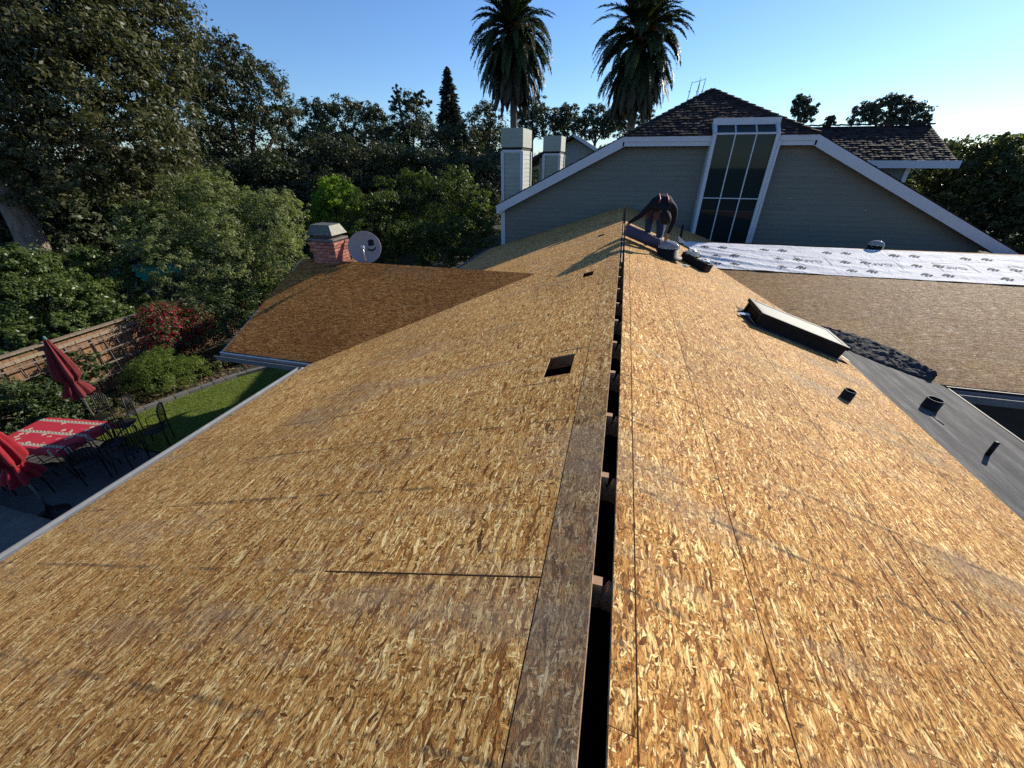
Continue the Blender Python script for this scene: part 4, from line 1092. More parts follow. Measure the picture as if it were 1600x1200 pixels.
# row of trees behind
def far_tree(label, B, n, size, mat, seed, r=.3, name='broadleaf_tree', **k): shrub(name, label, 'tree', B, n, size, mat, seed, simple_trunk(B, r), **k)
far_tree('dark round tree rising over the lime shrub, right of the broad oak', [bl(500, 205, 52, 42), bl(545, 200, 53, 40), bl(475, 240, 52, 34), bl(520, 260, 50, 55), bl(505, 178, 52, 18)], 16000, .30, M['far'], 3, clump=.2, ncl=500)
far_tree('dark tree between the round tree and the tall lobed tree', [bl(582, 205, 50, 34), bl(600, 240, 50, 45), bl(578, 182, 50, 14), bl(560, 275, 48, 45)], 13000, .28, M['far'], 4, clump=.2, ncl=420)
far_tree('taller lobed tree with a small peak left of the conifer', [bl(638, 190, 47, 34), bl(622, 158, 47, 13), bl(655, 165, 47, 18), bl(650, 235, 46, 44), bl(615, 260, 46, 40), bl(620, 140, 47, 7)], 15000, .27, M['far'], 5, clump=.2, ncl=480)
far_tree('dull olive tree below the conifer', [bl(700, 245, 40, 36), bl(735, 250, 40, 30), bl(680, 285, 38, 40), bl(720, 225, 41, 22)], 12000, .24, M['oak2'], 6, clump=.2, ncl=420)
far_tree('dark tree left of the palm trunk and the taller clad chimney', [bl(755, 205, 50, 32), bl(775, 230, 48, 34), bl(745, 245, 47, 34), bl(770, 180, 50, 14)], 11000, .26, M['oak2'], 7, clump=.2, ncl=380)
far_tree('far tree right behind the left palm trunk', [bl(832, 180, 70, 24), bl(845, 200, 70, 28), bl(818, 200, 70, 22)], 8000, .36, M['far2'], 8, clump=.22, ncl=260)
far_tree('far small tree midway between the two palms', [bl(884, 186, 72, 20), bl(880, 205, 72, 24)], 6000, .36, M['far2'], 9, clump=.22, ncl=220)
far_tree('far tree left of the right palm trunk', [bl(930, 190, 70, 22), bl(915, 205, 70, 24), bl(950, 200, 70, 24)], 7000, .36, M['far2'], 10, clump=.22, ncl=240)
far_tree('far tree right behind the right palm trunk', [bl(985, 180, 68, 26), bl(1008, 190, 68, 16), bl(965, 195, 68, 24)], 7000, .36, M['far2'], 12, clump=.22, ncl=240)
# conifer
def conifer(px, ptop, pbot, D, label, wpx, seed, mat):
    top = at(px, ptop, D); base = Vector((top.x, top.y, 0)); rs = np.random.RandomState(seed); low = at(px, pbot, D).z; H = top.z - low
    wm = wpx * mpp(at(px, (ptop + pbot) / 2, D)); Vs = []
    for i in range(150):
        f = i / 150; z = top.z - H * f ** .9; L = wm * (.06 + .94 * f ** .85) * rs.uniform(.65, 1.12); a = i * 2.4 + rs.uniform(-.4, .4)
        for s_ in range(int(16 + 40 * f)):
            t_ = rs.rand() ** .7; c_ = np.array([top.x + math.cos(a) * L * t_, top.y + math.sin(a) * L * t_, z + .10 * L * t_ - .25 * L * t_ * t_]) + rs.normal(size=3) * .07 * (1 + 2 * f)
            d = np.array([math.cos(a + rs.uniform(-1, 1)), math.sin(a + rs.uniform(-1, 1)), rs.uniform(-.5, .1)]); d /= np.linalg.norm(d); s2 = np.cross(d, rs.normal(size=3)); s2 /= np.linalg.norm(s2)
            Vs += [c_ - d * .26, c_ + s2 * .10, c_ + d * .26, c_ - s2 * .10]
    t = thing('conifer_tree', label, 'tree', base)
    me = fastmesh('crown', np.array(Vs) - np.array(base), 4, mat); link('crown', me, t)
    MB().tube([base, Vector((top.x, top.y, top.z - .3))], [.35, .03], 8).build('trunk', M['bark'], t)
conifer(698, 106, 225, 58, 'narrow pointed conifer standing above the tree line left of the palms', 34, 21, M['conif'])
# mid bushes
shrub('sage_shrub', 'large pale green shrub with upright shoots behind the fence', 'shrub', [bl(330, 345, 19, 60), bl(250, 375, 18.5, 52), bl(345, 410, 18, 58), bl(425, 360, 19, 50), bl(440, 410, 18, 40), bl(345, 305, 19.5, 26), bl(270, 420, 17.5, 42), bl(455, 330, 19.5, 24), bl(225, 350, 19, 26), bl(300, 320, 19.5, 26), bl(390, 330, 19.5, 28)], 62000, .105, M['sage'], 31, simple_trunk([bl(340, 400, 18.5, 60)], .1), clump=.17, ncl=2200, up=.9, shape=.34, droop=-1.2)
shrub('lime_shrub', 'bright lime green shrub glowing in front of the dark trees', 'shrub', [bl(530, 312, 26, 30), bl(515, 330, 26, 26), bl(550, 322, 26, 24), bl(520, 298, 26, 14), bl(500, 345, 26, 24)], 15000, .13, M['bright'], 32, clump=.24, ncl=420)
B = [bl(590, 345, 22, 42), bl(640, 345, 23, 42), bl(650, 295, 24, 26), bl(700, 330, 23, 46), bl(715, 290, 24, 26), bl(745, 330, 22, 30), bl(640, 385, 21, 42), bl(735, 380, 20, 40), bl(690, 395, 20, 46), bl(590, 385, 21, 40), bl(545, 380, 22, 34), bl(610, 300, 24, 22)]
shrub('screen_hedge', 'tall dark loose hedge between the satellite dish and the sage house', 'hedge', B, 52000, .135, M['hedge'], 33, simple_trunk(B, .12), clump=.2, ncl=1500, up=.6)
B = [bl(50, 480, 17, 58), bl(15, 430, 17, 48), bl(128, 480, 17, 46), bl(20, 540, 16, 36), bl(175, 500, 16.5, 28), bl(70, 425, 17.5, 30), bl(105, 520, 16, 30)]
shrub('glossy_shrub', 'glossy green shrub spilling over the fence at the left edge', 'shrub', B, 42000, .10, M['citrus'], 34, simple_trunk(B, .1), clump=.2, ncl=1300, up=.6)
B = [bl(165, 430, 18, 32), bl(140, 405, 18, 22), bl(190, 465, 17.5, 24), bl(150, 465, 17.5, 26), bl(200, 440, 18.5, 16)]
shrub('young_tree', 'small young tree in front of the teal pool', 'tree', B, 11000, .10, M['citrus'], 35, simple_trunk(B, .07), clump=.22, ncl=420)
# ivy wall on the fence right part
B = [((-13.4, y_, 1.0), (.75, .85, 1.05)) for y_ in np.arange(9.6, 16.5, .95)]
shrub('clipped_hedge', 'dark green hedge in the shade along the fence behind the left wing', 'hedge', B, 34000, .085, M['ivy'], 36, simple_trunk(B, .05), clump=.26, ncl=1100)
B = [((-13.4, 8.35, 1.05), (.5, .75, .85)), ((-13.3, 9.1, .8), (.5, .6, .8)), ((-13.2, 7.9, .65), (.45, .5, .6)), ((-13.6, 8.4, 1.75), (.3, .6, .3))]
shrub('bougainvillea', 'bougainvillea with magenta red flowers climbing the fence', 'shrub', B, 11000, .075, None, 37, simple_trunk(B, .04), clump=.32, ncl=260, mats=[M['roseb'], M['flower']], pm=.34)
B = [((-12.45, 6.9, .45), (.75, .75, .55)), ((-12.1, 7.5, .35), (.55, .55, .45)), ((-12.9, 7.4, .5), (.5, .6, .5))]
shrub('feathery_shrub', 'light feathery green shrub in the bed beside the folded parasol', 'shrub', B, 16000, .075, M['rosem'], 38, clump=.25, ncl=420, up=1.0, shape=.22, droop=-1.5)
B = [((-13.3, 4.1, .75), (.65, .8, .8)), ((-13.4, 5.2, .55), (.6, .7, .65)), ((-13.5, 3.0, .8), (.6, .7, .8)), ((-12.9, 4.9, .3), (.5, .6, .35)), ((-13.6, 5.9, .8), (.3, .6, .6))]
shrub('climbing_shrub', 'dark leafy shrub covering the trellis at the left edge', 'shrub', B, 22000, .085, M['ivy'], 39, simple_trunk(B, .04), clump=.25, ncl=620, )
B = [((-12.0, 9.2, .25), (.6, .55, .35)), ((-11.4, 10.3, .3), (.6, .6, .4)), ((-12.3, 10.4, .4), (.6, .6, .45)), ((-10.3, 11.0, .3), (.6, .5, .4))]
shrub('bed_plant', 'low dark green plants in the shaded bed behind the lawn', 'plant', B, 12000, .08, M['ivy'], 40, clump=.3, ncl=300)
B = [((-12.5, 5.9, .16), (.35, .4, .2)), ((-12.1, 8.3, .18), (.35, .45, .2)), ((-12.2, 5.3, .12), (.3, .3, .16)), ((-12.8, 5.6, .2), (.3, .3, .22))]
shrub('bed_plant', 'low mixed flowering plants in the sunny bed beside the kerb', 'plant', B, 7000, .06, M['bed'], 41, clump=.3, ncl=220)
# leaf litter and pebbles in the bed
P = NR.uniform((-13.7, 3.0), (-11.2, 9.6), (5000, 2)); cxx = np.interp(P[:, 1], [c_[1] for c_ in curbline], [c_[0] for c_ in curbline]); P = P[P[:, 0] < cxx - .15]
k = len(P); a = NR.uniform(0, 6.28, k); V = np.zeros((k, 4, 3)); s_ = NR.uniform(.02, .05, k)
for q in range(4): V[:, q, 0] = P[:, 0] + np.cos(a + q * 1.57) * s_; V[:, q, 1] = P[:, 1] + np.sin(a + q * 1.57) * s_ * .6; V[:, q, 2] = .012 + NR.uniform(0, .03, k)
o = link('leaf_litter', fastmesh('leaf_litter', V.reshape(-1, 3), 4, leaf('litter', (.10, .06, .03), (.35, .24, .15), trans=.1))); tag(o, 'dry leaves and bark pieces scattered over the planting bed', kind='stuff')
# dark understory filling the space below and behind the big trees
UND = [('dark understory tree below the huge oak, beside its trunk', [bl(110, 345, 25, 46), bl(180, 340, 26, 46), bl(60, 350, 26, 36), bl(140, 385, 24, 36)], 'far'),
       ('dark understory tree behind the left part of the sage shrub', [bl(230, 300, 27, 46), bl(250, 340, 26, 46), bl(200, 330, 26, 40), bl(290, 290, 28, 36)], 'oak2'),
       ('dark understory tree behind the right part of the sage shrub', [bl(430, 300, 30, 46), bl(470, 300, 30, 36), bl(455, 345, 28, 40), bl(390, 290, 30, 36), bl(480, 330, 29, 36)], 'far'),
       ('dark tree right behind the lime shrub', [bl(520, 270, 34, 46), bl(570, 280, 34, 46), bl(540, 320, 32, 44), bl(490, 290, 34, 36)], 'oak2'),
       ('dark tree above the middle of the screen hedge', [bl(620, 275, 34, 44), bl(665, 280, 34, 40), bl(600, 320, 32, 40), bl(640, 320, 31, 40)], 'far'),
       ('dark tree above the right end of the screen hedge', [bl(730, 285, 32, 40), bl(770, 275, 34, 36), bl(765, 320, 30, 36), bl(690, 310, 31, 36), bl(755, 350, 28, 36)], 'oak2'),
       ('dark shrub mass at the foot of the oak beyond the fence', [bl(35, 385, 22, 40), bl(-10, 370, 22, 40), bl(90, 400, 22, 30)], 'far')]
for i, (lb, B, mt) in enumerate(UND):
    far_tree(lb, B, 26000, .19, M[mt], 80 + i, .14, clump=.24, ncl=700, inner=.35)
# ground cover beyond the fence
P = NR.uniform((-60, -5), (-14.4, 60), (90000, 2)); k = len(P); dd = np.hypot(P[:, 0], P[:, 1])
T = NR.normal(size=(k, 3)); T /= np.linalg.norm(T, axis=1)[:, None]; S_ = np.cross(T, NR.normal(size=(k, 3))); S_ /= np.linalg.norm(S_, axis=1)[:, None]
C_ = np.c_[P, NR.uniform(.05, .55, k)]; s_ = (.05 + dd * .006)[:, None] * NR.uniform(.6, 1.3, k)[:, None]
pin = (P[:, 0] > -30) & (P[:, 0] < -23.6) & (P[:, 1] > 12.6) & (P[:, 1] < 19.4)
V = np.stack([C_ - T * s_, C_ + S_ * s_ * .45, C_ + T * s_, C_ - S_ * s_ * .45], 1)[~pin]
o = link('ground_cover', fastmesh('ground_cover', V.reshape(-1, 3), 4, M['far'])); tag(o, 'low dark ground cover under the trees beyond the fence', kind='stuff')
# right side
B = [bl(1500, 268, 27, 40), bl(1560, 262, 27, 44), bl(1455, 285, 27, 26), bl(1530, 320, 26, 58), bl(1600, 300, 26, 56), bl(1590, 360, 25, 44), bl(1560, 390, 25, 40), bl(1440, 310, 27, 26), bl(1650, 330, 26, 60), bl(1600, 240, 28, 24), bl(1480, 330, 26, 40), bl(1660, 400, 25, 60)]
shrub('bushy_tree', 'sunlit bushy tree filling the right edge beyond the sloping roof', 'tree', B, 56000, .15, M['rt'], 51, simple_trunk(B, .3), clump=.2, ncl=1600)
far_tree('far wispy twin topped tree above the main tiled roof', [bl(1250, 172, 55, 12, 1, 1.4), bl(1266, 182, 55, 10, 1, 1.5), bl(1249, 158, 55, 6, 1, 1.5)], 3200, .28, M['far2'], 52, clump=.28, ncl=160)
far_tree('far wide tree cluster above the tiled cross wing', [bl(1350, 183, 55, 20), bl(1385, 178, 55, 24), bl(1420, 186, 55, 22), bl(1395, 162, 55, 11), bl(1440, 192, 55, 12)], 9000, .28, M['far2'], 53, clump=.24, ncl=340)
far_tree('tiny far tree top beside the right end of the tiled roof', [bl(1484, 232, 60, 9), bl(1484, 225, 60, 5)], 1500, .28, M['far2'], 54, clump=.3, ncl=60)
far_tree('small far tree top above the bushy tree at the right edge', [bl(1568, 222, 55, 9), bl(1572, 212, 55, 5), bl(1562, 236, 55, 9)], 1800, .28, M['far2'], 55, clump=.3, ncl=80)
far_tree('small far tree top just above the ridge between the peak and the cross wing', [bl(1297, 192, 60, 8), bl(1300, 186, 60, 4)], 1200, .28, M['far2'], 56, clump=.3, ncl=50)
# far wood closing the horizon
mbl = []
rs = random.Random(5)
for i in range(46):
    az = -75 + i * 3.0; D = 110 + rs.uniform(-15, 15); hgt = rs.uniform(7.0, 9.2) if (az < 30) else rs.uniform(5.5, 7.5)
    x_, y_ = D * math.sin(R(az)), D * math.cos(R(az)); mbl.append(((x_, y_, hgt * .45), (6, 6, hgt * .55))); mbl.append(((x_ * .7, y_ * .7, 2.4), (5, 5, 3.0)))
me = leaves(mbl, 110000, .75, M['far2'], 60, clump=.3, ncl=3500); o = link('far_wood', me); tag(o, 'far belt of trees closing the horizon', kind='stuff')

# palms ------------------------------------------------------------
def frond_mesh(e0, bend, L, seed, dead=False, ll=.46):
    rs = np.random.RandomState(seed); n = 54; pts = []; p = np.zeros(3); th = e0
    for i in range(n + 1):
        pts.append(p.copy()); th = e0 - bend * (i / n) ** 1.15; th = max(th, -1.5); p = p + np.array([math.cos(th), 0, math.sin(th)]) * L / n
    pts = np.array(pts); V = []
    for i in range(3, n + 1):
        f = i / n; d = pts[i] - pts[i - 1]; d /= np.linalg.norm(d); side = np.array([0, 1., 0]); upv = np.cross(side, d) * -1
        l_ = ll * (math.sin(math.pi * min(1, f * .9 + .12)) ** .6) * rs.uniform(.85, 1.1)
        for sg in (-1, 1):
            for rep in range(2):
                dirv = side * sg * .75 + d * .75 + upv * rs.uniform(-.15, .45) * (1 if not dead else -.6); dirv[2] -= .35 if dead else .18; dirv /= np.linalg.norm(dirv)
                w = np.cross(dirv, upv); w /= np.linalg.norm(w); w *= .05
                b = pts[i] - d * rs.uniform(0, L / n); t_ = b + dirv * l_
                m_ = b + dirv * l_ * .4; V += [b, m_ + w, t_, m_ - w]
    me = fastmesh('frond', np.array(V), 4, M['palmd'] if dead else M['palm'])
    # rachis
    bm = bmesh.new(); bm.from_mesh(me)
    for i in range(0, n, 4):
        a = pts[i]; b = pts[min(n, i + 4)]; r_ = .035 * (1 - i / n) + .008
        vs = [bm.verts.new(v) for v in (a + [0, -r_, 0], a + [0, r_, 0], b + [0, r_ * .9, 0], b + [0, -r_ * .9, 0], a + [0, 0, r_ * 1.4], b + [0, 0, r_ * 1.3])]
        bm.faces.new((vs[0], vs[1], vs[2], vs[3])); bm.faces.new((vs[0], vs[3], vs[5], vs[4])); bm.faces.new((vs[1], vs[4], vs[5], vs[2]))
    bm.to_mesh(me); bm.free(); return me
FR = {}
for k, (e0, bd, L, dead) in enumerate([(1.35, .7, 3.3, 0), (1.1, 1.0, 3.4, 0), (.8, 1.5, 3.6, 0), (.45, 1.7, 3.8, 0), (.15, 1.6, 3.8, 0), (-.15, 1.4, 3.9, 0), (-.45, 1.1, 3.8, 0), (-.8, .75, 3.6, 1), (-1.1, .42, 3.4, 1)]):
    FR[k] = [frond_mesh(e0 + dj, bd, L, 70 + k * 3 + j, dead) for j, dj in enumerate((0, .12))]
def palm(px, py, D, label, seed, s, skirt):
    hub = at(px, py, D); base = Vector((hub.x, hub.y, 0)); t = thing('palm_tree', label, 'palm tree', base, group=None)
    rs = random.Random(seed)
    pts = []; rr = []
    for i in range(15):
        f = i / 14; pts.append(Vector((hub.x + .12 * math.sin(f * 3), hub.y, hub.z * f))); rr.append(.36 - .06 * f + .02 * (i % 2) + (.12 * max(0, f - .85) / .15))
    MB().tube(pts, rr, 12).build('trunk', M['palmbark'], t)
    crump(hub + Vector((0, 0, -.5)), .55 * s, plain('frond_boots', (.20, .09, .045), .9, var=.4, scale=8), 'crown_heart', t, seed, 3, 1, 1.5)
    spec = [(0, 10), (1, 14), (2, 18), (3, 22), (4, 26), (5, 28), (6, 30), (7, 32 + skirt), (8, 26 + skirt * 2)]
    a = 0; tot = 0
    for k, cnt in spec:
        for i in range(cnt):
            a += 2.39996 + rs.uniform(-.2, .2); o = link('frond', FR[k][rs.randint(0, 1)], t)
            z = {0: .3, 1: .25, 2: .1, 3: 0, 4: -.3, 5: -.6, 6: -1.0 - rs.uniform(0, .4), 7: -1.3 - rs.uniform(0, .8), 8: -1.5 - rs.uniform(0, 1.3)}[k]
            r0 = .25 if k < 7 else .42
            o.location = (math.cos(a) * r0, math.sin(a) * r0, hub.z + z); o.rotation_euler = (rs.uniform(-.15, .15), rs.uniform(-.12, .12), a)
            sc_ = s * rs.uniform(.88, 1.08); o.scale = (sc_,) * 3
    # orange fruit stalks
    for i in range(4):
        a = rs.uniform(-1.5, 1.0); d = Vector((math.cos(a), math.sin(a), 0)); mb = MB()
        mb.tube([hub + Vector((0, 0, .1)), hub + d * .7 + Vector((0, 0, .5)), hub + d * 1.3 + Vector((0, 0, .2))], [.05, .04, .02], 6)
        for j in range(16):
            q = hub + d * rs.uniform(.9, 1.4) + Vector((rs.uniform(-.2, .2), rs.uniform(-.2, .2), rs.uniform(.0, .45))); mb.tube([q + Vector((0, 0, .1)), q - Vector((0, 0, .25))], .03, 4)
        mb.build('fruit_stalk', plain('orange_stalk', (.35, .12, .03), .7), t)
palm(801, 46, 45, 'left date palm with tall bare trunk behind the clad chimney', 3, 1.15, 4)
palm(1003, 52, 43, 'right date palm with long hanging skirt of old fronds', 9, 1.14, 12)

# ------------------------------------------------------------------ patio furniture
def parasol(loc, H, mat, label, seed, lean=(0, 0)):
    t = thing('folded_parasol', label, 'parasol', loc); x, y, z = loc
    MB().tube([(x, y, 0), (x + lean[0], y + lean[1], H)], .022, 10).build('pole', M['flash'], t)
    MB().lathe((x, y, 0), [(.24, 0), (.24, .05), (.06, .08), (.04, .22)], 20).build('base', M['iron'], t)
    h0, h1 = H * .42, H - .02; L = h1 - h0
    prof = []
    for i in range(25):
        f = i / 24; w = .035 + .15 * math.sin(min(1, (1 - f) * 1.15) * math.pi * .62) ** 1.2
        if abs((1 - f) - .76) < .10: w *= .55 + .45 * abs((1 - f) - .76) / .10
        if f < .16: w *= 1.0 + .35 * (1 - f / .16)
        prof.append((w, h0 + L * f))
    rs = random.Random(seed); ph = rs.uniform(0, 6)
    wob = lambda t_, zz: 1 + .30 * math.cos(8 * t_ + ph + 1.2 * zz) + .10 * math.cos(3 * t_ + ph)
    mb = MB(); vs = []; n = 48
    for r, zz in prof:
        fx = zz / H
        for k in range(n):
            a = 2 * math.pi * k / n; rr = r * wob(a, zz); vs.append((x + lean[0] * fx + rr * math.cos(a), y + lean[1] * fx + rr * math.sin(a), zz + .03 * math.cos(4 * a) * (1 if zz < h0 + .05 else 0)))
    mb.add(vs, [(j * n + k, j * n + (k + 1) % n, (j + 1) * n + (k + 1) % n, (j + 1) * n + k) for j in range(len(prof) - 1) for k in range(n)], smooth=True)
    mb.build('folded_canopy', mat, t, fix=False)
    fx = (h0 + L * .24) / H
    MB().lathe((x + lean[0] * fx, y + lean[1] * fx, h0 + L * .24), [(.11, -.02), (.115, 0), (.11, .02)], 20).build('tie', mat, t)
    MB().lathe((x + lean[0], y + lean[1], H), [(.03, -.03), (.035, .0), (.02, .05), (.001, .07)], 10).build('finial', plain('green_finial', (.05, .12, .10), .5), t)
parasol((-12.0, 5.0, 0), 2.42, M['umb2'], 'faded dark red folded parasol standing in front of the fence', 1, (-.15, .1))
parasol((-9.85, 2.80, 0), 2.15, M['umb'], 'bright red folded parasol between the table and the grey cover at the left edge', 4, (-.12, .05))
# table
tx, ty, ta = -11.45, 4.02, R(8)
tb_ = thing('patio_table', 'patio table under a red patterned cloth', 'table', (tx, ty, 0), ta)
def lbuild(mb, name, mat, root, **k):       # build in the root's own frame
    me = mb.mesh(name); 
    for m in (mat if isinstance(mat, (list, tuple)) else [mat]): me.materials.append(m)
    return link(name, me, root)
lbuild(MB().box((0, 0, .725), (1.65, 1.0, .03)), 'tabletop', M['iron'], tb_)
for sx in (-1, 1):
    for sy in (-1, 1): lbuild(MB().tube([(sx * .72, sy * .42, .71), (sx * .76, sy * .45, 0)], .018, 8), 'leg', M['iron'], tb_)
cl = thing('tablecloth', 'red and cream patterned cloth draped over the patio table', 'tablecloth', (tx, ty, 0), ta)
mb = MB(); vs = []; nx, ny = 44, 30; hx, hy = .84, .52
for j in range(ny + 1):
    for i in range(nx + 1):
        x = -1.0 + 2.0 * i / nx; y = -.68 + 1.36 * j / ny
        ox = max(0, abs(x) - hx); oy = max(0, abs(y) - hy); o_ = max(ox, oy)
        wv = .012 * math.sin(x * 26 + y * 9) + .012 * math.sin(y * 31)
        z = .746 - (o_ * .95) if o_ > 0 else .746
        X_ = max(-hx, min(hx, x)) + math.copysign(ox * .18 + (wv if ox > 0 else 0), x) * (ox > 0); Y_ = max(-hy, min(hy, y)) + math.copysign(oy * .18 + (wv if oy > 0 else 0), y) * (oy > 0)
        vs.append((X_, Y_, z + .002 * mnoise.noise(Vector((x * 6, y * 6, 0)))))
mb.add(vs, [(j * (nx + 1) + i, j * (nx + 1) + i + 1, (j + 1) * (nx + 1) + i + 1, (j + 1) * (nx + 1) + i) for j in range(ny) for i in range(nx)], smooth=True)
lbuild(mb, 'cloth', M['cloth'], cl)
# wrought iron chairs
def chair(loc, rz, label):
    t = thing('patio_chair', label, 'chair', loc, rz, 'wrought iron chairs round the patio table')
    lbuild(MB().lathe((0, 0, .45), [(.22, -.008), (.225, 0), (.21, .012), (.001, .012)], 20), 'seat', M['iron'], t)
    for sx in (-1, 1):
        lbuild(MB().tube([(sx * .19, .18, .44), (sx * .22, .24, 0)], .012, 6), 'leg', M['iron'], t)
        lbuild(MB().tube([(sx * .19, -.18, 0), (sx * .20, -.20, .45), (sx * .21, -.27, .98)], .013, 6), 'leg', M['iron'], t)
    mb = MB(); mb.tube([(-.21, -.27, .98), (-.10, -.285, 1.05), (0, -.29, 1.07), (.10, -.285, 1.05), (.21, -.27, .98)], .013, 6); lbuild(MB().tube([(-.205, -.215, .58), (.205, -.215, .58)], .010, 6), 'back_rail', M['iron'], t)
    lbuild(mb, 'back_frame', M['iron'], t)
    for i in range(6):
        x = -.15 + .06 * i; lbuild(MB().tube([(x, -.215, .58), (x, -.28, 1.05 - .3 * abs(x) ** 1.2)], .007, 5), 'spindle', M['iron'], t)
    for sx in (-1, 1): lbuild(MB().tube([(sx * .205, -.23, .68), (sx * .24, .0, .70), (sx * .22, .16, .66), (sx * .20, .18, .45)], .010, 6), 'armrest', M['iron'], t)
    return t
chs = [((-10.35, 4.35, 0), 95, 'black wrought iron chair at the lawn end of the patio table'),
       ((-9.95, 4.95, 0), 130, 'black wrought iron chair standing away from the table nearest the lawn'),
       ((-10.75, 3.35, 0), 10, 'black wrought iron chair on the near side of the table, close to the lawn end'),
       ((-11.35, 3.15, 0), -4, 'black wrought iron chair on the near side of the table, beside the bright parasol'),
       ((-10.15, 3.75, 0), 60, 'black wrought iron chair at the near corner of the patio table'),
       ((-10.9, 4.95, 0), 172, 'black wrought iron chair on the far side of the table near the faded parasol'),
       ((-11.7, 4.90, 0), 185, 'black wrought iron chair behind the table against the planting bed'),
       ((-9.75, 4.2, 0), 100, 'black wrought iron chair pulled out onto the shaded patio')]
c0 = None
for (loc, rz, lb) in chs:
    if c0 is None: c0 = chair(loc, R(rz), lb)
    else:
        c = copy_tree(c0); c.location = loc; c.rotation_euler = (0, 0, R(rz)); c['label'] = lb
# big covered thing at the left edge
cv = thing('furniture_cover', 'large dark grey fabric cover over patio furniture at the left edge', 'cover', (-9.6, 1.4, 0))
mb = MB(); vs = []; nx, ny = 50, 40
for j in range(ny + 1):
    for i in range(nx + 1):
        x = -12.7 + 4.25 * i / nx; y = -1.2 + 4.1 * j / ny
        x0, x1, y0_, y1_ = -12.3, -8.85, -.6, 2.50
        ox = max(0, x0 - x, x - x1); oy = max(0, y0_ - y, y - y1_); o_ = max(ox, oy)
        X_ = min(max(x, x0), x1); Y_ = min(max(y, y0_), y1_)
        fold = .05 * math.sin(y * 9) if ox >= oy else .05 * math.sin(x * 9)
        z = .44 - o_ * 1.9 + .05 * mnoise.noise(Vector((x * .9, y * 1.1, 0))) + .015 * mnoise.noise(Vector((x * 5, y * 2, 4)))
        X_ += (.12 * min(1, ox * 3) + fold * min(1, ox * 2)) * (1 if x > x1 else -1) * (ox > 0)
        Y_ += (.12 * min(1, oy * 3) + fold * min(1, oy * 2)) * (1 if y > y1_ else -1) * (oy > 0)
        vs.append((X_, Y_, max(.02, z)))
mb.add(vs, [(j * (nx + 1) + i, j * (nx + 1) + i + 1, (j + 1) * (nx + 1) + i + 1, (j + 1) * (nx + 1) + i) for j in range(ny) for i in range(nx)], smooth=True)
mb.build('fabric', M['cover'], cv, fix=False)

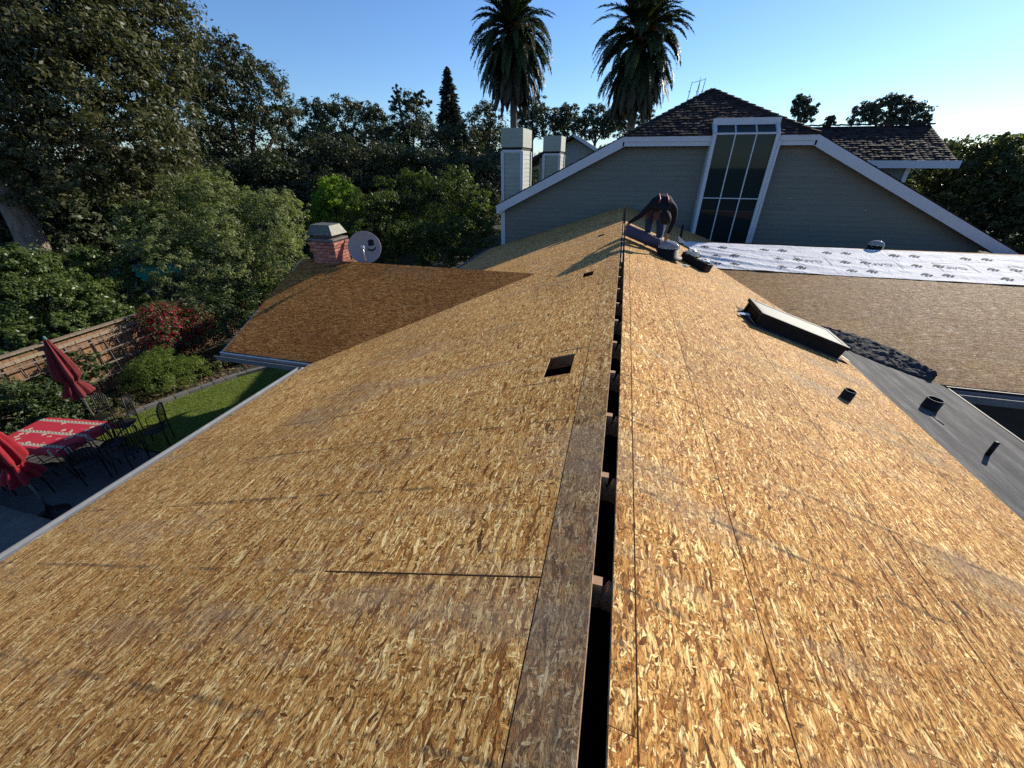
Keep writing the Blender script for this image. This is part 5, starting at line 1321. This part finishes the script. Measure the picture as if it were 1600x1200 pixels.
# ------------------------------------------------------------------ the roofer
def person():
    t = thing('person', 'roofer in dark shirt, jeans and red safety straps bending over the roll on the ridge', 'person', (.60, 9.25, 4.2))
    gz = lambda x: 4.4 - abs(x) / 3
    J = {}
    lf = Vector((.50, 9.30, gz(.50) + .05)); rf = Vector((.73, 9.12, gz(.73) + .05))
    J['pel'] = Vector((.60, 9.34, 5.00)); J['sp1'] = Vector((.62, 9.22, 5.12)); J['sp2'] = Vector((.65, 9.03, 5.16)); J['chest'] = Vector((.67, 8.86, 5.11)); J['neck'] = Vector((.70, 8.74, 5.02)); 
    J['hipl'] = Vector((.50, 9.35, 4.93)); J['kneel'] = Vector((.49, 9.24, 4.63)); J['ankl'] = Vector((.50, 9.33, gz(.5) + .09)); J['toel'] = Vector((.49, 9.14, gz(.49) + .05))
    J['hipr'] = Vector((.70, 9.33, 4.93)); J['kneer'] = Vector((.73, 9.16, 4.58)); J['ankr'] = Vector((.73, 9.20, gz(.73) + .09)); J['toer'] = Vector((.75, 9.00, gz(.75) + .05))
    J['shl'] = Vector((.45, 8.90, 5.07)); J['ell'] = Vector((.27, 8.98, 4.86)); J['wrl'] = Vector((.09, 9.10, 4.72))
    J['shr'] = Vector((.90, 8.88, 5.03)); J['elr'] = Vector((.93, 8.86, 4.80)); J['wrr'] = Vector((.86, 8.80, 4.58))
    J['head'] = Vector((.73, 8.66, 4.93)); J['headt'] = Vector((.76, 8.60, 4.83))
    rad = dict(pel=.15, sp1=.135, sp2=.15, chest=.155, neck=.06, hipl=.115, kneel=.080, ankl=.048, toel=.042, hipr=.115, kneer=.080, ankr=.048, toer=.042, shl=.078, ell=.052, wrl=.036, shr=.078, elr=.052, wrr=.034, head=.078, headt=.075)
    E = [('pel', 'sp1'), ('sp1', 'sp2'), ('sp2', 'chest'), ('chest', 'neck'), ('neck', 'head'), ('head', 'headt'), ('pel', 'hipl'), ('hipl', 'kneel'), ('kneel', 'ankl'), ('ankl', 'toel'), ('pel', 'hipr'), ('hipr', 'kneer'), ('kneer', 'ankr'), ('ankr', 'toer'), ('chest', 'shl'), ('shl', 'ell'), ('ell', 'wrl'), ('chest', 'shr'), ('shr', 'elr'), ('elr', 'wrr')]
    # hands: palm + fingers
    def hand(w, d, tag_, side):
        d = Vector(d).normalized(); s = Vector(side).normalized(); nrm = d.cross(s)
        J['pm' + tag_] = w + d * .07; rad['pm' + tag_] = .030; E.append(('wr' + tag_, 'pm' + tag_))
        for i, (of, L_) in enumerate(((-.030, .065), (-.010, .078), (.010, .074), (.030, .058))):
            a, b, c_ = f'f{i}a' + tag_, f'f{i}b' + tag_, f'f{i}c' + tag_
            J[a] = w + d * .105 + s * of; J[b] = J[a] + d * L_ * .5 + nrm * .008; J[c_] = J[b] + d * L_ * .35 + nrm * .028
            for q, r_ in ((a, .010), (b, .009), (c_, .008)): rad[q] = r_
            E.extend([('pm' + tag_, a), (a, b), (b, c_)])
        J['ta' + tag_] = w + d * .05 + s * -.045; J['tb' + tag_] = w + d * .09 + s * -.06 + nrm * .02; rad['ta' + tag_] = .012; rad['tb' + tag_] = .010
        E.extend([('pm' + tag_, 'ta' + tag_), ('ta' + tag_, 'tb' + tag_)])
    hand(J['wrl'], (-.45, .1, -.6), 'l', (.3, 1, -.1)); hand(J['wrr'], (-.2, .1, -1), 'r', (1, .3, -.1))
    names = list(J); me = bpy.data.meshes.new('body'); off = wloc(t)
    me.from_pydata([tuple(J[k] - off) for k in names], [(names.index(a), names.index(b)) for a, b in E], [])
    o = link('body', me, t); sk = o.modifiers.new('skin', 'SKIN'); sk.use_smooth_shade = True
    if not me.skin_vertices: pass
    sv = me.skin_vertices[0].data
    for i, k in enumerate(names):
        sv[i].radius = (rad[k], rad[k]); sv[i].use_root = (k == 'pel')
    sub = o.modifiers.new('sub', 'SUBSURF'); sub.levels = 2; sub.render_levels = 2
    dg = bpy.context.evaluated_depsgraph_get(); ev = o.evaluated_get(dg); nm = bpy.data.meshes.new_from_object(ev)
    o.modifiers.clear(); o.data = nm; nm.materials.clear()
    for m in (M['skin'], M['shirt'], M['jeans'], M['boot'], M['hat']): nm.materials.append(m)
    segs = [(J[a] - off, J[b] - off, a, b) for a, b in E]
    def near(p):
        best = None; bd = 9
        for a, b, na, nb in segs:
            ab = b - a; tt = max(0, min(1, (p - a).dot(ab) / ab.length_squared)); d = (p - a - ab * tt).length - (rad[na] + (rad[nb] - rad[na]) * tt)
            if d < bd: bd = d; best = (na, nb, tt)
        return best
    for p in nm.polygons:
        na, nb, tt = near(p.center); s_ = {na, nb}; p.use_smooth = True
        if s_ & {'toel', 'toer'}: mi = 3
        elif s_ & {'kneel', 'kneer', 'hipl', 'hipr'}: mi = 2
        elif na == 'pel': mi = 2 if tt < .5 else 1
        elif s_ & {'ell', 'elr', 'shl', 'shr', 'sp1', 'sp2', 'chest'} and nb != 'neck': mi = 1
        elif nb == 'neck': mi = 1
        elif na in ('neck', 'head'): mi = 4 if p.normal.z > -.2 else 0
        else: mi = 0
        p.material_index = mi
    # head details
    hc = (J['head'] + J['headt']) / 2; hd = (J['headt'] - J['head']).normalized()
    q = hd.to_track_quat('Z', 'Y').to_matrix()
    MB().lathe(hc + hd * .0, [(.088, -.07), (.098, .0), (.096, .04), (.08, .09), (.045, .115), (.001, .12)], 18, M=q).build('cap', M['hat'], t)
    MB().box(hc + Vector((.0, .09, -.02)), (.03, .03, .04)).build('nose', M['skin'], t)
    # tool belt and straps
    MB().lathe(J['pel'] + Vector((0, -.03, .03)), [(.165, -.035), (.17, 0), (.165, .035)], 22, M=(J['sp1'] - J['pel']).to_track_quat('Z', 'Y').to_matrix()).build('tool_belt', M['leather'], t)
    for c_ in ((.46, 9.26, 4.88), (.60, 9.20, 4.86)): MB().box(c_, (.13, .09, .18), rz=.3).build('tool_pouch', M['leather'], t, bevel=.02)
    for s_ in (-1, 1):
        pts = [J['sp1'] + Vector((s_ * .06, .04, .095)), J['sp2'] + Vector((s_ * .07, .01, .112)), J['chest'] + Vector((s_ * .075, -.04, .095)), J['chest'] + Vector((s_ * .09, -.115, .03))]
        MB().tube(pts, .012, 6).build('safety_strap', M['red_strap'], t)
    pts = [J['chest'] + Vector((.08, -.12, -.06)), Vector((.80, 8.9, 4.75)), Vector((.78, 9.0, 4.5)), Vector((.74, 8.92, 4.22))]
    MB().tube(pts, .007, 5).build('safety_rope', plain('white_rope', (.6, .6, .6), .7), t)
person()
